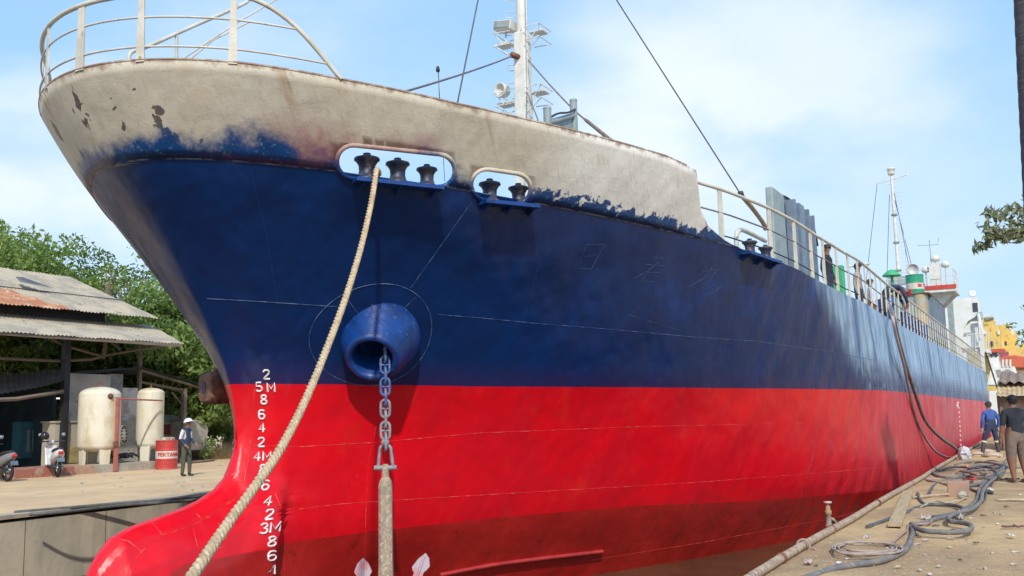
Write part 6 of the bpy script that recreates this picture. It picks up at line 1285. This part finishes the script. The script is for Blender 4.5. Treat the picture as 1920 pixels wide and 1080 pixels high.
# ------------------------------------------------------------------ people
def person(label, loc, rz, J, regs, mats, hair=None, helmet=None, height=1.72, cap=None, scale=None):
    """one continuous skinned body; J: joint -> (x, y, z, radius); local axes: +X faces forward, +Y left"""
    root = thing('person', label, 'person', loc, rz, None, True)
    E = [('pelvis', 'spine'), ('spine', 'chest'), ('chest', 'neck'), ('neck', 'jaw'), ('jaw', 'head'), ('head', 'crown')]
    for s in 'LR': E += [('chest', 'sh'+s), ('sh'+s, 'el'+s), ('el'+s, 'wr'+s), ('wr'+s, 'palm'+s), ('pelvis', 'hip'+s), ('hip'+s, 'kn'+s), ('kn'+s, 'an'+s), ('an'+s, 'heel'+s), ('heel'+s, 'toe'+s)]
    J = dict(J)
    for s in 'LR':                 # five fingers on each palm, the thumb from its side
        w = Vector(J['wr'+s][:3]); p = Vector(J['palm'+s][:3]); d = (p-w).normalized(); sd = 1 if s == 'L' else -1
        side = Vector((1, 0, 0))-d*d.x; side = side.normalized() if side.length > .2 else Vector((0, 0, 1)); nrm = d.cross(side)*sd
        for k, (o, L_) in enumerate(((.030, .075), (.010, .085), (-.010, .078), (-.029, .060))):
            n1, n2 = 'f%s%da' % (s, k), 'f%s%db' % (s, k); b = p+d*.035+side*o; J[n1] = (*(b), .0095); J[n2] = (*(b+d*L_*.85-nrm*L_*.35), .0075); E += [('palm'+s, n1), (n1, n2)]
        a = w.lerp(p, .55)+side*.035; J['t'+s+'a'] = (*a, .012); J['t'+s+'b'] = (*(a+d*.055+side*.015-nrm*.012), .009); E += [('wr'+s, 't'+s+'a'), ('t'+s+'a', 't'+s+'b')]
    names = list(J); idx = {n: i for i, n in enumerate(names)}; me = bpy.data.meshes.new('body'); me.from_pydata([J[n][:3] for n in names], [(idx[a], idx[b]) for a, b in E], []); o = bpy.data.objects.new('body', me); COL.objects.link(o)
    sk = o.modifiers.new('skin', 'SKIN'); sk.use_smooth_shade = True
    if not me.skin_vertices: me.skin_vertices_new() if hasattr(me, 'skin_vertices_new') else None
    for n in names:
        v = me.skin_vertices[0].data[idx[n]]; r_ = J[n][3]; v.radius = (r_, r_); v.use_root = (n == 'pelvis')
    ss = o.modifiers.new('sub', 'SUBSURF'); ss.levels = 2; ss.render_levels = 2
    dg = bpy.context.evaluated_depsgraph_get(); m2 = bpy.data.meshes.new_from_object(o.evaluated_get(dg)); o.modifiers.clear(); o.data = m2
    m2.materials.clear()
    for mt in mats: m2.materials.append(mt)
    seg = []
    for a, b in E:
        r_ = regs.get(b, regs.get(b[:-1], 0)) if not b[0] in 'ft' or b in ('toeL', 'toeR') else regs.get('hand', 0); seg.append((np.array(J[a][:3]), np.array(J[b][:3]), r_))
    C = np.array([list(p.center) for p in m2.polygons]); D = []
    for a, b, r_ in seg:
        ab = b-a; t = np.clip(((C-a)@ab)/(ab@ab+1e-9), 0, 1); D.append(np.linalg.norm(C-a-t[:, None]*ab, axis=1))
    k = np.argmin(np.array(D), 0); m2.polygons.foreach_set('material_index', [seg[i][2] for i in k]); m2.polygons.foreach_set('use_smooth', [True]*len(k)); m2.update()
    o.parent = root; H = Vector(J['head'][:3]); up = (Vector(J['crown'][:3])-H).normalized(); fw = Vector(J.get('_face', (1, 0, 0, 0))[:3]) if '_face' in J else Vector((1, 0, 0)); fw = (fw-up*fw.dot(up)).normalized(); lf = up.cross(fw)
    m = MB(); m.prism([H+fw*.088+up*.02, H+fw*.118-up*.022, H+fw*.088-up*.032], lf*.012); m.prism([H+fw*.088+up*.02, H+fw*.118-up*.022, H+fw*.088-up*.032], -lf*.012); m.build('nose', mats[0], root)
    for s in (1, -1):
        m = MB(); m.lathe([(0, 0), (.022, .0), (.026, .012), (.012, .018), (0, .012)], H+lf*s*.082-up*.0, lf*s, 8); m.build('ear', mats[0], root)
        m = MB(); m.lathe([(0, 0), (.012, .002), (0, .006)], H+fw*.088+lf*s*.032+up*.012, fw, 8); m.build('eye', blackpost, root)
    m = MB(); m.tube([H+fw*.088+lf*.02-up*.055, H+fw*.094-up*.056, H+fw*.088-lf*.02-up*.055], .004, 5); m.build('mouth', mat('lip', (.25, .10, .08), .6) if not bpy.data.materials.get('lip') else bpy.data.materials['lip'], root)
    q = Matrix((fw, lf, up)).transposed()
    def dome(r_, z0, name, mt, brim=0, ex=(1.06, .92, 1)):
        m = MB(); n = 20; vs = []; K = 8
        for i in range(K+1):
            a = z0+(math.pi/2-z0)*i/K
            for j in range(n): t = 2*math.pi*j/n; back = .5-.5*math.cos(t); aa = a if i else (z0-(.75*back if not brim else 0)); vs.append(H+up*.018+q@Vector((r_*math.cos(aa)*math.cos(t)*ex[0], r_*math.cos(aa)*math.sin(t)*ex[1], r_*math.sin(aa)*ex[2])))
        m.add(vs, [(i*n+j, i*n+(j+1) % n, (i+1)*n+(j+1) % n, (i+1)*n+j) for i in range(K) for j in range(n)]+[tuple(range(K*n, K*n+n))], 0, True)
        ob = m.build(name, mt, root)
        if brim:
            m = MB(); m.lathe([(r_*.9, 0), (r_*1.28, -.012), (r_*1.28, -.004), (r_*.9, .012)], H+up*.03+fw*.02, up-fw*.06, 24); m.build('helmet_brim', mt, ob)
        return ob
    if hair: dome(.112, .12, 'hair', hair)
    if helmet: dome(.128, .05, 'hard_hat', helmet, 1, (1.12, .98, 1.02))
    if scale: root.scale = (scale,)*3
    return root
def stand(**k):
    J = dict(pelvis=(0, 0, .96, .135), spine=(0, 0, 1.13, .125), chest=(0, 0, 1.33, .140), neck=(0, 0, 1.49, .058), jaw=(.015, 0, 1.565, .068), head=(.02, 0, 1.635, .088), crown=(.01, 0, 1.70, .070))
    for s, y in (('L', 1), ('R', -1)):
        J['sh'+s] = (0, .19*y, 1.41, .062); J['el'+s] = (-.02, .25*y, 1.13, .046); J['wr'+s] = (.05, .26*y, .88, .032); J['palm'+s] = (.065, .26*y, .81, .030)
        J['hip'+s] = (0, .095*y, .88, .095); J['kn'+s] = (.02, .10*y, .49, .066); J['an'+s] = (0, .11*y, .10, .045); J['heel'+s] = (-.02, .11*y, .05, .042); J['toe'+s] = (.14, .13*y, .035, .034)
    J.update(k); return J
skin = mat('skin_brown', (.24, .125, .08), .55, (.20, .10, .065), 8, bst=.1)
def camdir(right, fwd): v = _rt*right+_fh*fwd; return math.atan2(v[1], v[0])
def people():
    navy = mat('navy_cloth', (.030, .045, .10), .85, (.022, .032, .07), 6, bst=.5, bsc=18, bd=.02); olive = mat('olive_trousers', (.085, .090, .065), .9, (.06, .065, .045), 6, bst=.5, bsc=16, bd=.02); wc = mat('white_cloth', (.62, .62, .64), .8); boot = mat('black_boot', (.02, .02, .02), .5)
    # worker on the far yard, white helmet, looking down at his phone hand
    J = stand(crown=(.045, 0, 1.69, .07), head=(.055, 0, 1.625, .085), jaw=(.045, 0, 1.555, .066), elL=(.0, .24, 1.14, .05), wrL=(.17, .20, .98, .034), palmL=(.23, .18, .95, .03), elR=(-.06, -.24, 1.13, .052), wrR=(.10, -.24, .95, .034), palmR=(.16, -.235, .91, .03), knL=(.06, .1, .50, .075), anL=(.06, .11, .10, .055), knR=(-.02, -.1, .50, .075), anR=(-.05, -.11, .10, .055), heelL=(.04, .11, .05, .045), toeL=(.20, .12, .035, .038), heelR=(-.07, -.11, .05, .045), toeR=(.09, -.12, .035, .038))
    J['_f'] = None; del J['_f']
    q = P(348, 893, 'z', ZG); rg = dict(spine=1, chest=1, sh=1, el=3, wr=1, neck=1, jaw=0, head=0, crown=0, palm=0, hand=0, hip=2, kn=2, an=2, heel=4, toe=4, elL=3, elR=3, wrL=1, wrR=1)
    o = person('worker in a white hard hat and navy jacket walking beside the red oil drum', q, camdir(1, -.25), J, rg, [skin, navy, olive, wc, boot], helmet=mat('helmet_white', (.78, .78, .78), .3))
    # man in blue jacket, seen from behind, legs apart
    blue = mat('blue_jacket', (.045, .10, .33), .85, (.035, .075, .25), 5, bst=.6, bsc=12, bd=.03); hv = mat('reflective_band', (.60, .62, .40), .5); glove = mat('grey_glove', (.42, .38, .30), .9); rubber = mat('rubber_boot', (.055, .060, .055), .45); cap = mat('grey_knit_cap', (.045, .045, .05), .9)
    J = stand(pelvis=(0, 0, .97, .15), chest=(.02, 0, 1.34, .155), spine=(.0, 0, 1.15, .145), elL=(-.04, .30, 1.14, .060), wrL=(.02, .30, .90, .045), palmL=(.03, .30, .83, .036), elR=(-.04, -.29, 1.14, .060), wrR=(.02, -.28, .92, .045), palmR=(.03, -.28, .85, .036), knL=(.10, .20, .50, .078), anL=(.08, .30, .12, .062), heelL=(.05, .31, .05, .052), toeL=(.20, .38, .04, .045), knR=(.0, -.17, .50, .078), anR=(-.02, -.19, .12, .062), heelR=(-.04, -.19, .05, .052), toeR=(.13, -.21, .04, .045), hipL=(0, .11, .90, .105), hipR=(0, -.11, .90, .105))
    q = P(1862, 855, 'z', ZG); rg = dict(spine=2, chest=1, sh=1, el=1, wr=1, neck=1, jaw=0, head=0, crown=0, palm=3, hand=3, hip=2, kn=2, an=4, heel=4, toe=4)
    o = person('man in a blue jacket and rubber boots seen from behind, standing among sandbags', q, camdir(-.15, 1), J, rg, [skin, blue, navy, glove, rubber], hair=cap)
    for s in 'LR':
        k, a = Vector(J['kn'+s][:3]), Vector(J['an'+s][:3]); ax = (a-k).normalized(); c = k.lerp(a, .12); m = MB(); m.lathe([(.075, -.03), (.086, -.025), (.086, .025), (.075, .03)], c, ax, 18); m.build('reflective_band', hv, o)
    # man in black shirt, seen from behind, at the right edge
    blk = mat('black_shirt', (.014, .018, .026), .85, (.02, .024, .032), 5, bst=.6, bsc=12, bd=.03); kh = mat('brown_shorts', (.20, .15, .12), .9, (.16, .12, .10), 6, bst=.6, bsc=14, bd=.03); sandal = mat('sandal_grey', (.13, .12, .12), .8); hair = mat('black_hair', (.008, .008, .010), .6, bst=.5, bsc=50)
    J = stand(chest=(.0, 0, 1.34, .160), spine=(0, 0, 1.14, .150), pelvis=(0, 0, .97, .150), shL=(0, .20, 1.40, .075), shR=(0, -.20, 1.40, .075), elL=(-.04, .275, 1.14, .052), wrL=(.03, .30, .90, .036), palmL=(.04, .30, .825, .034), elR=(-.04, -.275, 1.14, .052), wrR=(.03, -.30, .90, .036), palmR=(.04, -.30, .825, .034), knL=(.03, .11, .50, .105), knR=(.0, -.12, .50, .105), anL=(-.02, .12, .10, .044), anR=(-.06, -.12, .10, .044), hipL=(0, .10, .88, .125), hipR=(0, -.10, .88, .125))
    q = P(1912, 905, 'z', ZG); rg = dict(spine=1, chest=1, sh=1, el=1, wr=0, neck=1, jaw=0, head=0, crown=0, palm=0, hand=0, hip=2, kn=2, an=0, heel=0, toe=0)
    o = person('man in a black T-shirt and brown shorts seen from behind, nearest on the quay', q, camdir(-.05, 1), J, rg, [skin, blk, kh], hair=hair, scale=1.04)
    for s in 'LR': h, t = Vector(J['heel'+s][:3]), Vector(J['toe'+s][:3]); m = MB(); m.tube([Vector((h.x-.03, h.y, .012)), Vector((t.x+.05, t.y, .012))], .045, 8, flat=.28); m.build('sandal', sandal, o)
    # deck hands
    zd = float(zC(17))
    J = stand(pelvis=(0, 0, .98, .145), spine=(.14, 0, 1.10, .140), chest=(.36, 0, 1.14, .150), neck=(.50, 0, 1.08, .062), jaw=(.56, 0, 1.02, .07), head=(.61, 0, .97, .088), crown=(.65, 0, .92, .07), shL=(.38, .19, 1.08, .07), shR=(.38, -.19, 1.08, .07), elL=(.50, .22, .82, .055), elR=(.50, -.22, .82, .055), wrL=(.56, .12, .62, .036), wrR=(.56, -.12, .64, .036), palmL=(.57, .09, .56, .03), palmR=(.57, -.09, .58, .03), knL=(-.02, .12, .52, .08), knR=(-.08, -.12, .52, .08))
    b = P(1657, 560, 'y', -5.72); rg = dict(spine=1, chest=1, sh=1, el=1, wr=1, neck=1, jaw=0, head=0, crown=0, palm=0, hand=0, hip=2, kn=2, an=2, heel=3, toe=3)
    o = person('deck hand in navy overalls bending over the ship rail above the hanging hoses', (b.x, -5.75, zd), R(-62), J, rg, [skin, navy, mat('dark_overalls', (.03, .035, .05), .9), boot], helmet=mat('helmet_red', (.5, .03, .04), .4), scale=1.05)
    for s in (.25, .42):
        pass
    tan_s = mat('checked_shirt', (.36, .28, .22), .9, (.20, .16, .15), 18); J = stand()
    b = P(1611, 560, 'y', -5.3); person('deck hand in a brown patterned shirt behind the ship rail, left of the bending man', (b.x, -5.3, zd), R(-100), J, rg, [skin, tan_s, navy, boot], hair=hair, scale=.98)
    b = P(1639, 560, 'y', -5.2); person('deck hand in a white shirt behind the ship rail, nearest the bending man', (b.x, -5.1, zd), R(-70), J, rg, [skin, wc, mat('orange_trousers', (.50, .14, .05), .9), boot], hair=cap, scale=.96)
    b = P(1556, 520, 'y', -5.2); person('deck hand in dark clothes looking out behind the ship rail beside the breakwater', (b.x, -5.15, float(zC(b.x))-.05), R(-105), J, rg, [skin, blk, navy, boot], hair=hair, scale=1.0)
    b = P(1662, 600, 'y', -5.8); m = MB(); m.lathe([(0, 0), (.28, 0), (.29, .02), (.28, .3), (.29, .31), (.28, .6), (.29, .85), (0, .85)], (b.x+.75, -5.72, zd), n=20); d = thing('plastic_drum', 'blue drum on deck behind the rail beside the bending deck hand', 'drum', (b.x+.75, -5.72, zd)); m.build('shell', mat('drum_blue', (.02, .12, .42), .5), d)
    c = P(1717, 552, 'y', -5.1); c.z = 9.2
    gd = drum('green and white oil drum standing on the grey deck trunk', c, .36, 1.0, mat('drum_green', (.02, .30, .16), .45, (.02, .24, .13), 4), dwh)
    m = MB(); m.box((-.30, -.22, .52), (.02, .16, .12), (0, 0, .63)); m.build('red_patch', hose_r, gd); m = MB(); m.box((.02, -.372, .56), (.26, .012, .09)); m.build('red_patch', hose_r, gd)
people()
for o in bpy.data.objects:
    if '_local' in o: del o['_local']
